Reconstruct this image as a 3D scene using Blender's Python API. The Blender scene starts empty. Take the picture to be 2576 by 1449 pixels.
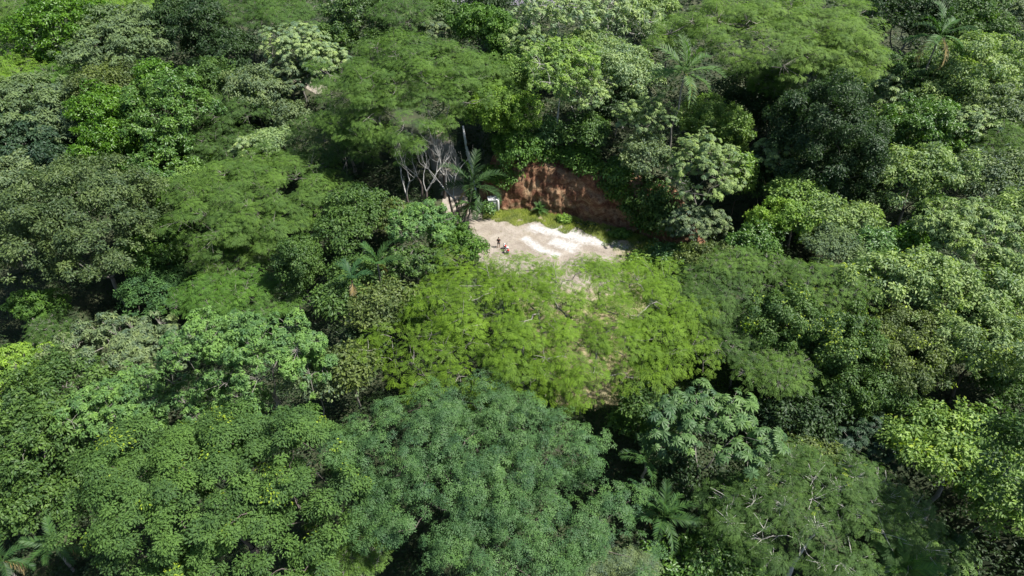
import bpy, math, random
import numpy as np
from mathutils import Vector, Matrix, noise as mnoise

S = bpy.context.scene
C = S.collection
R_ = math.radians

# ------------------------------------------------------------------ camera, world, sun, exposure
CAM_Z, PITCH, FPX = 60.0, 40.0, 1717.0           # FPX: focal length for a 2576 px wide picture
cam = bpy.data.cameras.new('camera'); camo = bpy.data.objects.new('camera', cam); C.objects.link(camo)
camo.location = (0, 0, CAM_Z); camo.rotation_euler = (R_(90 - PITCH), 0, 0)
cam.sensor_width = 36; cam.lens = 36 * FPX / 2576; cam.clip_end = 3000; cam.clip_start = 0.5
S.camera = camo
SUN_EL, SUN_AZ = 58.0, 96.0                       # azimuth clockwise from +Y (view direction) towards +X
w = bpy.data.worlds.new('World'); S.world = w; w.use_nodes = True
nt = w.node_tree; bg = nt.nodes['Background']
sky = nt.nodes.new('ShaderNodeTexSky'); sky.sky_type = 'NISHITA'; sky.sun_disc = False
sky.sun_elevation = R_(SUN_EL); sky.sun_rotation = R_(SUN_AZ)
nt.links.new(sky.outputs[0], bg.inputs[0]); bg.inputs[1].default_value = 0.07
sun = bpy.data.lights.new('sun', 'SUN'); suno = bpy.data.objects.new('sun', sun); C.objects.link(suno)
sun.energy = 4.9; sun.angle = R_(1.0); sun.color = (1.0, 0.965, 0.91)
sd = Vector((math.sin(R_(SUN_AZ)) * math.cos(R_(SUN_EL)), math.cos(R_(SUN_AZ)) * math.cos(R_(SUN_EL)), math.sin(R_(SUN_EL))))
suno.rotation_euler = sd.to_track_quat('Z', 'Y').to_euler(); suno.location = (60, 40, 120)
S.view_settings.view_transform = 'Standard'; S.view_settings.look = 'None'
S.view_settings.gamma = 1; S.view_settings.use_curve_mapping = False
S.view_settings.exposure = 1.14
S.render.engine = 'CYCLES'

# ------------------------------------------------------------------ small helpers
def tag(o, label=None, cat=None, group=None, kind=None):
    if label: o['label'] = label
    if cat: o['category'] = cat
    if group: o['group'] = group
    if kind: o['kind'] = kind
    return o
def empty(name, loc, rz=0.0):
    o = bpy.data.objects.new(name, None); C.objects.link(o); o.location = loc; o.rotation_euler = (0, 0, rz)
    o.empty_display_size = 0.5
    return o
def link_mesh(name, me, mat, parent=None, color=None):
    o = bpy.data.objects.new(name, me); C.objects.link(o)
    if mat is not None:
        for m in (mat if isinstance(mat, (list, tuple)) else [mat]): me.materials.append(m)
    if parent is not None: o.parent = parent
    if color: o.color = (*color, 1)
    return o
CP, SP = math.cos(R_(PITCH)), math.sin(R_(PITCH))
def ray(px, py):
    a = (px - 1288) / FPX; b = (724.5 - py) / FPX
    return np.array([a, CP + b * SP, -SP + b * CP])
def proj(P):                                       # world -> design pixels (2576 wide)
    d = P - np.array([0, 0, CAM_Z])
    z = d[..., 1] * CP - d[..., 2] * SP
    u = d[..., 1] * SP + d[..., 2] * CP
    return 1288 + d[..., 0] / z * FPX, 724.5 - u / z * FPX
def sstep(a, b, x):
    t = np.clip((x - a) / (b - a), 0, 1); return t * t * (3 - 2 * t)
def wob(x, y, s=1.0, seed=0.0):                     # cheap smooth noise, about -1..1
    x = x * s + seed * 1.7; y = y * s - seed * 2.3
    return (np.sin(x * 1.3 + 1.1 * np.sin(y * .9)) + np.sin(y * 1.7 + 1.3 * np.sin(x * 1.1 + 2)) +
            .5 * np.sin(2.9 * x + 1.9 * y + 1) + .5 * np.sin(-2.3 * x + 3.1 * y + 4)) / 3
def flat_hit(px, py, z=0.0):
    r = ray(px, py); t = (z - CAM_Z) / r[2]; return np.array([r[0] * t, r[1] * t])

# ------------------------------------------------------------------ terrain
CLEAR_PX = [(1160, 530), (1230, 542), (1290, 540), (1380, 556), (1480, 586), (1575, 592), (1640, 604), (1655, 650), (1600, 700),
            (1615, 800), (1600, 950), (1560, 1010), (1420, 1015), (1380, 900), (1330, 800), (1300, 720), (1225, 665), (1190, 610)]
CLEAR = np.array([flat_hit(*p) for p in CLEAR_PX])
def sdf(x, y, poly):
    x = np.asarray(x, float); y = np.asarray(y, float)
    d = np.full(x.shape, 1e9); ins = np.zeros(x.shape, bool); n = len(poly)
    for i in range(n):
        ax, ay = poly[i]; bx, by = poly[(i + 1) % n]
        ex, ey = bx - ax, by - ay
        t = np.clip(((x - ax) * ex + (y - ay) * ey) / (ex * ex + ey * ey), 0, 1)
        d = np.minimum(d, np.hypot(x - ax - t * ex, y - ay - t * ey))
        c = (ay > y) != (by > y)
        ins ^= c & (x < (bx - ax) * (y - ay) / (by - ay + 1e-12) + ax)
    return np.where(ins, -d, d)
def linedist(x, y, pts):
    x = np.asarray(x, float); y = np.asarray(y, float); d = np.full(x.shape, 1e9)
    for (ax, ay), (bx, by) in zip(pts[:-1], pts[1:]):
        ex, ey = bx - ax, by - ay
        t = np.clip(((x - ax) * ex + (y - ay) * ey) / (ex * ex + ey * ey), 0, 1)
        d = np.minimum(d, np.hypot(x - ax - t * ex, y - ay - t * ey))
    return d
BX = np.array([-30, -5, -2.4, 4, 10, 16, 20, 26, 40.]); BY = np.array([93, 91.5, 91, 90.2, 88.2, 85.6, 83.4, 78, 74.])
def yb(x): return np.interp(x, BX, BY)
ROAD = [(-7.5, 88), (-9.2, 93), (-10, 99), (-11.5, 106), (-14, 114), (-21, 121), (-32, 128), (-44, 138)]
def h(x, y):
    x = np.asarray(x, float); y = np.asarray(y, float)
    b = 0.085 * np.maximum(0, y - 96) * sstep(-60, 10, x)
    b = b - 9 * sstep(-14, -45, x) * sstep(135, 95, y) * 1.0
    b = b - 0.28 * np.maximum(0, 52 - y) * sstep(70, 0, np.abs(x))
    b = b - 7 * np.exp(-(((x - 45) / 13) ** 2 + ((y - 40) / 15) ** 2))
    b = b - 9 * np.exp(-(((x + 58) / 12) ** 2 + ((y - 72) / 14) ** 2)) - 5 * np.exp(-(((x - 42) / 9) ** 2 + ((y - 36) / 9) ** 2))
    b = b + 0.05 * np.maximum(0, x - 25)
    b = b + .5 * wob(x, y, .13)
    win = sstep(-6.5, -3, x) * sstep(30, 22, x)
    w_ = sstep(7, 0.5, sdf(x, y, CLEAR))
    w2 = sstep(6, 2.5, linedist(x, y, ROAD)) * .8
    b = b * (1 - w_) * (1 - w2) + w2 * (1 - w_) * 0.04 * np.maximum(0, y - 96)
    return b + 6.6 * win * sstep(1.8, 6.0, y - yb(x))
def hit(px, py, H=0.0):
    r = ray(px, py); t = np.arange(25, 700, .2)
    P = np.array([0, 0, CAM_Z]) + t[:, None] * r
    f = P[:, 2] - h(P[:, 0], P[:, 1]) - H
    i = int(np.argmax(f <= 0))
    return P[i] if f[i] <= 0 else P[-1]

# ------------------------------------------------------------------ materials
def new_mat(name):
    m = bpy.data.materials.new(name); m.use_nodes = True
    return m, m.node_tree, m.node_tree.nodes['Principled BSDF'], m.node_tree.links
def plain(name, col, rough=.6, metal=0.0, spec=.4, var=.25, scale=6.0, bump=0.0):
    m, n, p, L = new_mat(name)
    tc = n.nodes.new('ShaderNodeTexCoord'); nz = n.nodes.new('ShaderNodeTexNoise'); nz.inputs['Scale'].default_value = scale
    nz.inputs['Detail'].default_value = 6
    L.new(tc.outputs['Object'], nz.inputs['Vector'])
    mx = n.nodes.new('ShaderNodeMix'); mx.data_type = 'RGBA'
    mx.inputs['A'].default_value = (*[c * (1 - var) for c in col], 1); mx.inputs['B'].default_value = (*[min(1, c * (1 + var)) for c in col], 1)
    L.new(nz.outputs['Fac'], mx.inputs['Factor']); L.new(mx.outputs['Result'], p.inputs['Base Color'])
    p.inputs['Roughness'].default_value = rough; p.inputs['Metallic'].default_value = metal
    p.inputs['Specular IOR Level'].default_value = spec
    if bump:
        b = n.nodes.new('ShaderNodeBump'); b.inputs['Strength'].default_value = bump; b.inputs['Distance'].default_value = .05
        L.new(nz.outputs['Fac'], b.inputs['Height']); L.new(b.outputs[0], p.inputs['Normal'])
    return m
def leaf_mat(name, rough=.5, spec=.35, trans=.3, young=(1.5, 1.35, .9), old=(.6, .72, .9)):
    m, n, p, L = new_mat(name)
    oi = n.nodes.new('ShaderNodeObjectInfo'); at = n.nodes.new('ShaderNodeAttribute'); at.attribute_name = 'tint'
    def mul(v):
        q = n.nodes.new('ShaderNodeMix'); q.data_type = 'RGBA'; q.blend_type = 'MULTIPLY'; q.inputs['Factor'].default_value = 1
        L.new(oi.outputs['Color'], q.inputs['A']); q.inputs['B'].default_value = (*v, 1); return q
    a, b = mul(old), mul(young)
    mx = n.nodes.new('ShaderNodeMix'); mx.data_type = 'RGBA'
    L.new(at.outputs['Fac'], mx.inputs['Factor']); L.new(a.outputs['Result'], mx.inputs['A']); L.new(b.outputs['Result'], mx.inputs['B'])
    L.new(mx.outputs['Result'], p.inputs['Base Color'])
    p.inputs['Roughness'].default_value = rough; p.inputs['Specular IOR Level'].default_value = spec
    tr = n.nodes.new('ShaderNodeBsdfTranslucent')
    t2 = n.nodes.new('ShaderNodeMix'); t2.data_type = 'RGBA'; t2.blend_type = 'MULTIPLY'; t2.inputs['Factor'].default_value = 1
    L.new(mx.outputs['Result'], t2.inputs['A']); t2.inputs['B'].default_value = (1.3, 1.5, .65, 1); L.new(t2.outputs['Result'], tr.inputs['Color'])
    ms = n.nodes.new('ShaderNodeMixShader'); ms.inputs[0].default_value = trans
    L.new(p.outputs[0], ms.inputs[1]); L.new(tr.outputs[0], ms.inputs[2])
    L.new(ms.outputs[0], n.nodes['Material Output'].inputs['Surface'])
    return m
M_LEAF = leaf_mat('leaf', .52, .3, .33, (1.6, 1.5, .95), (.58, .68, .75))
M_FINE = leaf_mat('feathery_leaf', .65, .2, .35, (1.4, 1.4, .9), (.62, .7, .8))
M_GLOSS = leaf_mat('glossy_leaf', .42, .4, .28)
M_FROND = leaf_mat('palm_leaf', .55, .25, .3)
M_BARK = plain('grey_bark', (.20, .185, .16), .9, var=.4, scale=3, bump=.5)
M_PALE = plain('pale_bark', (.42, .40, .36), .85, var=.3, scale=3, bump=.3)
M_DARKBARK = plain('dark_bark', (.085, .07, .06), .9, var=.4, scale=3, bump=.5)

# ------------------------------------------------------------------ vector mesh tools
def nrm(v): return v / (np.linalg.norm(v, axis=-1, keepdims=True) + 1e-9)
def tri_mesh(name, V, F, tint=None, smooth=False):
    me = bpy.data.meshes.new(name); V = np.asarray(V, np.float32); F = np.asarray(F, np.int32)
    me.vertices.add(len(V)); me.vertices.foreach_set('co', V.ravel())
    k = F.shape[1]
    me.loops.add(F.size); me.loops.foreach_set('vertex_index', F.ravel())
    me.polygons.add(len(F)); me.polygons.foreach_set('loop_start', np.arange(0, F.size, k, dtype=np.int32))
    me.update(calc_edges=True)
    if smooth: me.polygons.foreach_set('use_smooth', np.ones(len(F), bool))
    if tint is not None:
        a = me.attributes.new('tint', 'FLOAT', 'FACE'); a.data.foreach_set('value', np.asarray(tint, np.float32))
    return me
def leaf_fold(w=.42, fold=.08, droop=.12):
    return (np.array([(0, 0, 0), (.45, w / 2, fold), (1, 0, -droop), (.45, -w / 2, fold)], float), np.array([(0, 2, 1), (0, 3, 2)]))
def comb(parts):                                     # parts: (T,F, angle, tilt, scale, offset)
    V, F, o = [], [], 0
    for (T, f, ang, tilt, sc, off) in parts:
        T = T * sc
        x = T[:, 0] * math.cos(tilt) + T[:, 2] * math.sin(tilt); z = -T[:, 0] * math.sin(tilt) + T[:, 2] * math.cos(tilt)
        X = x * math.cos(ang) - T[:, 1] * math.sin(ang); Y = x * math.sin(ang) + T[:, 1] * math.cos(ang)
        V.append(np.stack([X, Y, z], 1) + np.array(off)); F.append(f + o); o += len(T)
    return np.vstack(V), np.vstack(F)
def t_rosette(nl=6, pairs=2, leaflet=.50, w=.30):
    parts = []; T, F = leaf_fold(w, .05, .1)
    for i in range(nl):
        a = i * 2 * math.pi / nl + (i % 2) * .2; dz = -.35
        for j in range(pairs):
            r = .30 + .55 * j / pairs
            for sgn in (-1, 1):
                parts.append((T, F, a + sgn * 1.0, .35, leaflet, (r * math.cos(a), r * math.sin(a), dz * r * r)))
        parts.append((T, F, a, .45, leaflet, (.8 * math.cos(a), .8 * math.sin(a), dz * .64)))
    return comb(parts)
def t_palmate(n=9, w=.40, tilt=.22):
    T, F = leaf_fold(w, .07, .18)
    return comb([(T, F, i * 2 * math.pi / (n + .8), tilt, 1.0, (0, 0, 0)) for i in range(n)])
def t_tuft(n=5, w=.4, tilt=.5):
    T, F = leaf_fold(w, .06, .12)
    return comb([(T, F, i * 2 * math.pi / n + .3 * (i % 2), tilt * (.6 + .6 * (i % 3) / 2), .8 + .2 * (i % 2), (0, 0, 0)) for i in range(n)])
def t_frond(pairs=4, w=.16, l=.42):                 # feathery twice-divided leaf: narrow pinnae in pairs
    T, F = leaf_fold(w * 1.6, .02, .05); parts = []
    for j in range(pairs):
        r = .12 + .75 * j / pairs
        for sgn in (-1, 1): parts.append((T, F, sgn * 1.05, .15, l * (1 - .35 * abs(j / pairs - .4)), (r, 0, -.12 * r * r)))
    return comb(parts)
TPL = {'leaf': leaf_fold(.5), 'rosette': t_rosette(), 'palmate': t_palmate(), 'tuft': t_tuft(), 'frond': t_frond(), 'droop': t_tuft(7, .24, .8)}
TAREA = {'leaf': .25, 'rosette': 30 * .5 * .50 * .50 * .30, 'palmate': 9 * .17, 'tuft': 5 * .16, 'frond': 8 * .5 * .42 * .42 * .25, 'droop': 7 * .1}

def scatter(T, F, pos, xd, nd, s, tint):
    nd = nrm(nd); xd = nrm(xd - nd * np.sum(xd * nd, 1, keepdims=True)); yd = np.cross(nd, xd)
    s = s[:, None, None]
    V = pos[:, None, :] + s * (T[None, :, 0:1] * xd[:, None, :] + T[None, :, 1:2] * yd[:, None, :] + T[None, :, 2:3] * nd[:, None, :])
    n = len(pos)
    FF = (F[None] + (np.arange(n) * len(T))[:, None, None]).reshape(-1, 3)
    return V.reshape(-1, 3), FF, np.repeat(tint, len(F))
def tubes(segs, sides=5):
    """segs: list of (points Nx3, radii N) -> one tri mesh"""
    V, F, o = [], [], 0
    for P, r in segs:
        P = np.asarray(P, float); r = np.asarray(r, float); n = len(P)
        d = np.gradient(P, axis=0); d = nrm(d)
        ref = np.array([0, 0, 1.0]) if abs(d[0][2]) < .9 else np.array([1.0, 0, 0])
        a = nrm(np.cross(d, ref)); b = np.cross(d, a)
        th = np.linspace(0, 2 * np.pi, sides, endpoint=False)
        ring = P[:, None, :] + r[:, None, None] * (np.cos(th)[None, :, None] * a[:, None, :] + np.sin(th)[None, :, None] * b[:, None, :])
        V.append(ring.reshape(-1, 3))
        i = np.arange(n - 1)[:, None] * sides; j = np.arange(sides)[None]; k = (j + 1) % sides
        q = np.stack([i + j, i + k, i + k + sides, i + j + sides], -1).reshape(-1, 4)
        F.append(np.vstack([q[:, [0, 1, 2]], q[:, [0, 2, 3]]]) + o); o += n * sides
    return np.vstack(V), np.vstack(F)
def limb(rng, a, b, r0, r1, wv=.12, sag=0.0, n=5):
    a = np.array(a, float); b = np.array(b, float); t = np.linspace(0, 1, n)[:, None]; L = np.linalg.norm(b - a)
    P = a + (b - a) * t; off = rng.normal(0, wv * L * .5, (n, 3)); off[0] = 0; off[-1] = 0
    P = P + off * np.sin(np.pi * t) + np.array([0, 0, 1]) * sag * L * np.sin(np.pi * t)
    return P, np.linspace(r0, r1, n)

# ------------------------------------------------------------------ trees
#        template leaf len  lobe r  pads pad r  flat  LAI  low   zr   nrand material twig  bark
KINDS = {
 'fern':  dict(t='frond', L=.62, lobe=.20, lmax=2.8, pads=11, pr=.85, flat=.28, lai=1.7, low=-.15, zr=.36, nr=.22, up=1.0, m=M_FINE, bark=M_BARK, twig=1),
 'broad': dict(t='leaf', L=.42, lobe=.27, lmax=2.6, pads=9, pr=.75, flat=.75, lai=2.6, low=-.35, zr=.62, nr=.50, up=.45, m=M_LEAF, bark=M_BARK, twig=0),
 'lump':  dict(t='leaf', L=.40, lobe=.27, lmax=1.9, pads=8, pr=.60, flat=.8, lai=2.5, low=-.5, zr=.7, nr=.50, up=.45, m=M_GLOSS, bark=M_DARKBARK, twig=0),
 'pinn':  dict(t='rosette', L=.50, lobe=.19, lmax=2.7, pads=10, pr=.8, flat=.55, lai=1.5, low=-.2, zr=.5, nr=.25, up=.75, m=M_LEAF, bark=M_DARKBARK, twig=0),
 'small': dict(t='leaf', L=.26, lobe=.20, lmax=2.3, pads=11, pr=.62, flat=.5, lai=2.6, low=-.2, zr=.45, nr=.40, up=.65, m=M_FINE, bark=M_DARKBARK, twig=0),
 'tuft':  dict(t='tuft', L=.34, lobe=.25, lmax=2.0, pads=9, pr=.65, flat=.6, lai=2.4, low=-.25, zr=.55, nr=.35, up=.6, m=M_LEAF, bark=M_BARK, twig=1),
 'thin':  dict(t='tuft', L=.40, lobe=.25, lmax=2.2, pads=7, pr=.7, flat=.5, lai=1.5, low=-.3, zr=.6, nr=.4, up=.6, m=M_LEAF, bark=M_PALE, twig=1),
 'cec':   dict(t='palmate', L=.45, lobe=.26, lmax=1.9, pads=6, pr=.8, flat=.6, lai=1.35, low=-.4, zr=.65, nr=.22, up=1.0, m=M_LEAF, bark=M_BARK, twig=1),
 'droop': dict(t='droop', L=.55, lobe=.3, lmax=1.8, pads=8, pr=.7, flat=.7, lai=2.4, low=-.4, zr=.7, nr=.35, up=.6, m=M_LEAF, bark=M_BARK, twig=0),
 'vine':  dict(t='leaf', L=.30, lobe=.33, lmax=2.2, pads=13, pr=.6, flat=1.0, lai=3.6, low=-.9, zr=1.1, nr=.45, up=.3, m=M_LEAF, bark=M_DARKBARK, twig=0),
}
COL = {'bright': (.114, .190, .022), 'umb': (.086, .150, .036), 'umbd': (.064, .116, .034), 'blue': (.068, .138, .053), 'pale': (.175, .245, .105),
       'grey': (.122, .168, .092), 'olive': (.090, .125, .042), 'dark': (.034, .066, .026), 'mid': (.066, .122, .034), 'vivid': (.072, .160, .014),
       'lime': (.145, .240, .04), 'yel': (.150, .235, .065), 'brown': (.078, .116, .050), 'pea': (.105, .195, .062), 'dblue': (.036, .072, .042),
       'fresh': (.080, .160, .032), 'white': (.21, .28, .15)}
TREES = 0
def tree(K, col, cx, cy, rx, ry, H, label, base=None, cuts=(), name='tree', cat='tree', group=None, keep=1.0, zr=None, Ry=None, bark=None, limbs=True, dense=1.0, L=None, off=(0, 0), rt=None, lr=None, low=None, tb=None, flecks=None):
    global TREES
    TREES += 1; rng = np.random.default_rng(TREES * 7919 + 13)
    k = dict(KINDS[K])
    if zr: k['zr'] = zr
    if bark: k['bark'] = bark
    if L: k['L'] = L
    if low is not None: k['low'] = low
    if base:
        b = hit(base[0], base[1], 0.0); r = ray(cx, cy); t = (b[1] + off[1]) / r[1]
        ctr = np.array([r[0] * t, b[1] + off[1], CAM_Z + r[2] * t]); bx, by = b[0], b[1]
    else:
        ctr = hit(cx, cy, H); bx, by = ctr[0] + rng.normal(0, .5), ctr[1] + rng.normal(0, .5)
    gz = float(h(bx, by)); dist = float(np.linalg.norm(ctr - np.array([0, 0, CAM_Z])))
    Rx = rx / FPX * dist; ryw = ry / FPX * dist
    dep = math.atan2(CAM_Z - ctr[2], ctr[1]); sn, cs = math.sin(dep), math.cos(dep)
    Rz = k['zr'] * Rx
    q = ryw ** 2 - (Rz * cs) ** 2
    ly = math.sqrt(max(q, (.55 * Rx * sn) ** 2)) / sn
    if q < (.55 * Rx * sn) ** 2: Rz = max(.25 * Rx, math.sqrt(max(ryw ** 2 - (.55 * Rx * sn) ** 2, 0)) / cs)
    if Ry: ly = Ry; Rz = math.sqrt(max(ryw ** 2 - (ly * sn) ** 2, (.2 * Rx) ** 2)) / cs
    if ly > 1.15 * Rx:
        ly = 1.15 * Rx; Rz = math.sqrt(max(ryw ** 2 - (ly * sn) ** 2, 0.01)) / cs
    Ry_ = Ry or ly
    Rv = np.array([Rx, Ry_, Rz])
    root = empty(name, (bx, by, gz)); tag(root, label, cat, group)
    O = np.array([bx, by, gz])
    # lobes
    globals_lr = lr
    lr = min(k['lobe'] * (Rx * Ry_) ** .5, k['lmax']); lr = max(globals_lr or lr, .5)
    area = Rx * Ry_ * math.pi * (1 + .8 * Rz / Rx) * (1 - k['low'] * .6)
    Nl = int(np.clip(area / (2.2 * lr * lr), 5, 330))
    cand = nrm(rng.normal(size=(Nl * 12, 3))); cand = cand[cand[:, 2] > k['low']]
    sel = [cand[0]]; dmin = np.full(len(cand), 9.0)
    for _ in range(min(Nl, len(cand)) - 1):
        dmin = np.minimum(dmin, np.linalg.norm((cand - sel[-1]) * Rv / Rx, axis=1)); i = int(np.argmax(dmin * (.35 + .65 * rng.random(len(cand))))); sel.append(cand[i])
    D = np.array(sel)
    rm = 1 + .17 * wob(D[:, 0] * 2, D[:, 1] * 2 + D[:, 2], 1.1, TREES) + .08 * wob(D[:, 0] * 5, D[:, 1] * 5 + D[:, 2], 1., TREES + 3) + rng.normal(0, .09, len(D))
    inner = rng.random(len(D)) < .22
    rm = np.where(inner, rm * rng.uniform(.45, .8, len(D)), rm)
    LR = lr * np.exp(rng.normal(-.04, .30, len(D))).clip(.5, 1.7)
    LC = ctr + D * np.maximum(Rv - lr * 1.0, lr * .3) * rm[:, None]
    LC[:, 2] = np.maximum(LC[:, 2], gz + .5)
    if keep < 1: m = rng.random(len(D)) < keep; D, LC, LR = D[m], LC[m], LR[m]
    if cuts:
        u, v = proj(LC); m = np.ones(len(D), bool)
        for (a, b2, rr, pr_) in cuts: m &= ~((np.hypot(u - a, v - b2) < rr) & (rng.random(len(D)) < pr_))
        D, LC, LR = D[m], LC[m], LR[m]
    # pads
    npad = k['pads']; n = len(D)
    d2 = nrm(rng.normal(size=(n * npad, 3)) + .55 * np.repeat(D, npad, 0) + np.array([0, 0, .35]))
    PC = np.repeat(LC, npad, 0) + d2 * (np.repeat(LR, npad) * rng.uniform(.55, 1.1, n * npad))[:, None] * np.array([1, 1, .7])
    PR = k['pr'] * np.exp(rng.normal(-.05, .33, len(PC))).clip(.45, 1.9) * min(1.25, max(.7, lr / 1.8))
    if cuts:
        u, v = proj(PC); m = np.ones(len(PC), bool)
        for (a, b2, rr, pr_) in cuts: m &= ~((np.hypot(u - a, v - b2) < rr) & (rng.random(len(PC)) < pr_ * .6))
        PC, PR, d2 = PC[m], PR[m], d2[m]
    # leaves
    L0 = max(k['L'], dist / 683 * (2.3 if k['t'] == 'leaf' else 3.6)) if k['t'] != 'palmate' else k['L'] * max(1, dist / 110)
    la = TAREA[k['t']] * L0 * L0
    ntot = int(k['lai'] * dense * area * (len(PC) / (Nl * npad + 1e-9)) / la)
    w8 = PR ** 2; cnt = np.maximum(2, (ntot * w8 / w8.sum())).astype(int)
    idx = np.repeat(np.arange(len(PC)), cnt)
    d3 = nrm(rng.normal(size=(len(idx), 3)) + .45 * d2[idx] + np.array([0, 0, .45]))
    fl = k['flat']
    pos = PC[idx] + d3 * (PR[idx] * rng.random(len(idx)) ** .4)[:, None] * np.array([1, 1, fl])
    nd = .45 * d2[idx] + .35 * d3 + np.array([0, 0, k['up']]) + rng.normal(0, k['nr'], (len(idx), 3))
    xd = d3 * np.array([1, 1, .2]) + rng.normal(0, .35, (len(idx), 3)) + np.array([0, 0, -.25])
    s = L0 * rng.uniform(.7, 1.25, len(idx))
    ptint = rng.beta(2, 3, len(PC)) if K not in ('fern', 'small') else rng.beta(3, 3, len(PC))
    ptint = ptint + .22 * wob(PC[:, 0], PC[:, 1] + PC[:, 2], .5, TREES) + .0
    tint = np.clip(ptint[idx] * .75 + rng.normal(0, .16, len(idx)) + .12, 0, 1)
    T, F = TPL[k['t']]
    V, FF, tt = scatter(T, F, (pos - O), xd, nd, s, tint)
    o = link_mesh('crown', tri_mesh('crown', V, FF, tt), k['m'], root, COL[col] if isinstance(col, str) else col)
    if flecks:
        nf, fc = flecks; sel_ = rng.permutation(len(PC))[:nf]; kk = np.isin(idx, sel_) & (rng.random(len(idx)) < .16)
        V, FF, tt = scatter(T, F, (pos - O)[kk] + nrm(d3[kk] + np.array([0, 0, .6])) * .25, xd[kk], nd[kk], s[kk] * 1.05, tint[kk])
        link_mesh('young_leaves', tri_mesh('young_leaves', V, FF, tt), k['m'], root, fc)
    # trunk and limbs
    if limbs:
        rt = rt or max(.08, .022 * Rx + .05) * (1.0 if Rx > 4 else .8)
        fork = np.array([bx, by, gz]) * .45 + (ctr - np.array([0, 0, Rz * .6])) * .55
        fork[2] = max(fork[2], gz + .8) if ctr[2] - gz > 2.5 else gz + .4
        P, rr = limb(rng, [bx, by, gz - .4], fork, rt * 1.25, rt * .9, .05)
        V, F = tubes([(P - O, rr)], 8)
        link_mesh('trunk', tri_mesh('trunk', V, F, smooth=True), tb or k['bark'], root)
        segs = []; fd = np.linalg.norm(LC - fork, axis=1); mx_ = fd.max() + .01; nodes = [fork]; nd_ = [0.0]
        for i in np.argsort(fd):
            A = np.array(nodes); q = np.linalg.norm(A - LC[i], axis=1) + .25 * np.array(nd_); j = int(np.argmin(q))
            tgt = LC[i] - np.array([0, 0, min(LR[i], 1.2) * .4])
            r0 = max(.03, rt * .62 * (1 - .92 * nd_[j] / mx_)); r1 = max(.022, rt * .62 * (1 - .92 * fd[i] / mx_) * .7)
            P, r = limb(rng, A[j], tgt, r0, r1, .13, .05); segs.append((P - O, r)); nodes.append(tgt); nd_.append(fd[i])
        if k['twig']:
            pick = rng.permutation(len(PC))[:min(len(PC), 600)]
            for i in pick:
                j = int(np.argmin(np.linalg.norm(LC - PC[i], axis=1)))
                P, r = limb(rng, LC[j], PC[i] + np.array([0, 0, PR[i] * fl * .4]), max(.022, rt * .13), .014, .12, 0, 3); segs.append((P - O, r))
        V, F = tubes(segs, 4)
        link_mesh('limbs', tri_mesh('limbs', V, F, smooth=True), k['bark'], root)
    return root

# ------------------------------------------------------------------ palms and bare trees
def frond_mesh(seed, Lf, pairs=22, droop=.9, rise=.25, up=0.0):
    rng = np.random.default_rng(seed)
    t = np.linspace(0, 1, 14)
    X = Lf * np.sin(t * 1.25) / 1.25 * 1.05; Z = Lf * (rise * t - droop * .55 * t ** 2.2)
    rach = np.stack([X, np.zeros_like(X), Z], 1)
    V1, F1 = tubes([(rach, np.linspace(.05, .012, 14))], 4)
    tt = np.linspace(.12, .99, pairs); pos = np.stack([np.interp(tt, t, X), 0 * tt, np.interp(tt, t, Z)], 1)
    pos = np.repeat(pos, 2, 0); T_ = np.repeat(tt, 2); sg = np.tile([1, -1], pairs)
    ln = Lf * .21 * np.sin(np.clip(T_ * 2.6 + .45, 0, 3.0)) ** .6 * rng.uniform(.85, 1.1, len(T_)) + .1
    xd = np.stack([.55 + .5 * T_, sg * 1.0, -.42 + up + rng.normal(0, .12, len(T_)) - .3 * T_], 1)
    nd = np.stack([.3 * np.ones_like(T_), -sg * .35, np.ones_like(T_)], 1) + rng.normal(0, .12, (len(T_), 3))
    T = np.array([(0, -.035, 0), (0, .035, 0), (.5, .05, .02), (.5, -.05, .02), (1, 0, -.18)]); T[:, 1] *= 1.15
    F = np.array([(0, 2, 1), (0, 3, 2), (3, 4, 2)])
    T2 = T.copy()
    V2, F2, _ = scatter(T2, F, pos, xd, nd, ln, np.zeros(len(pos)))
    V = np.vstack([V1, V2]); FF = np.vstack([F1, F2 + len(V1)])
    tint = np.concatenate([np.full(len(F1), .9), np.repeat(rng.uniform(.1, .75, len(pos)), 3)])
    return tri_mesh('frond', V, FF, tint)
_FR = {}
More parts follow.
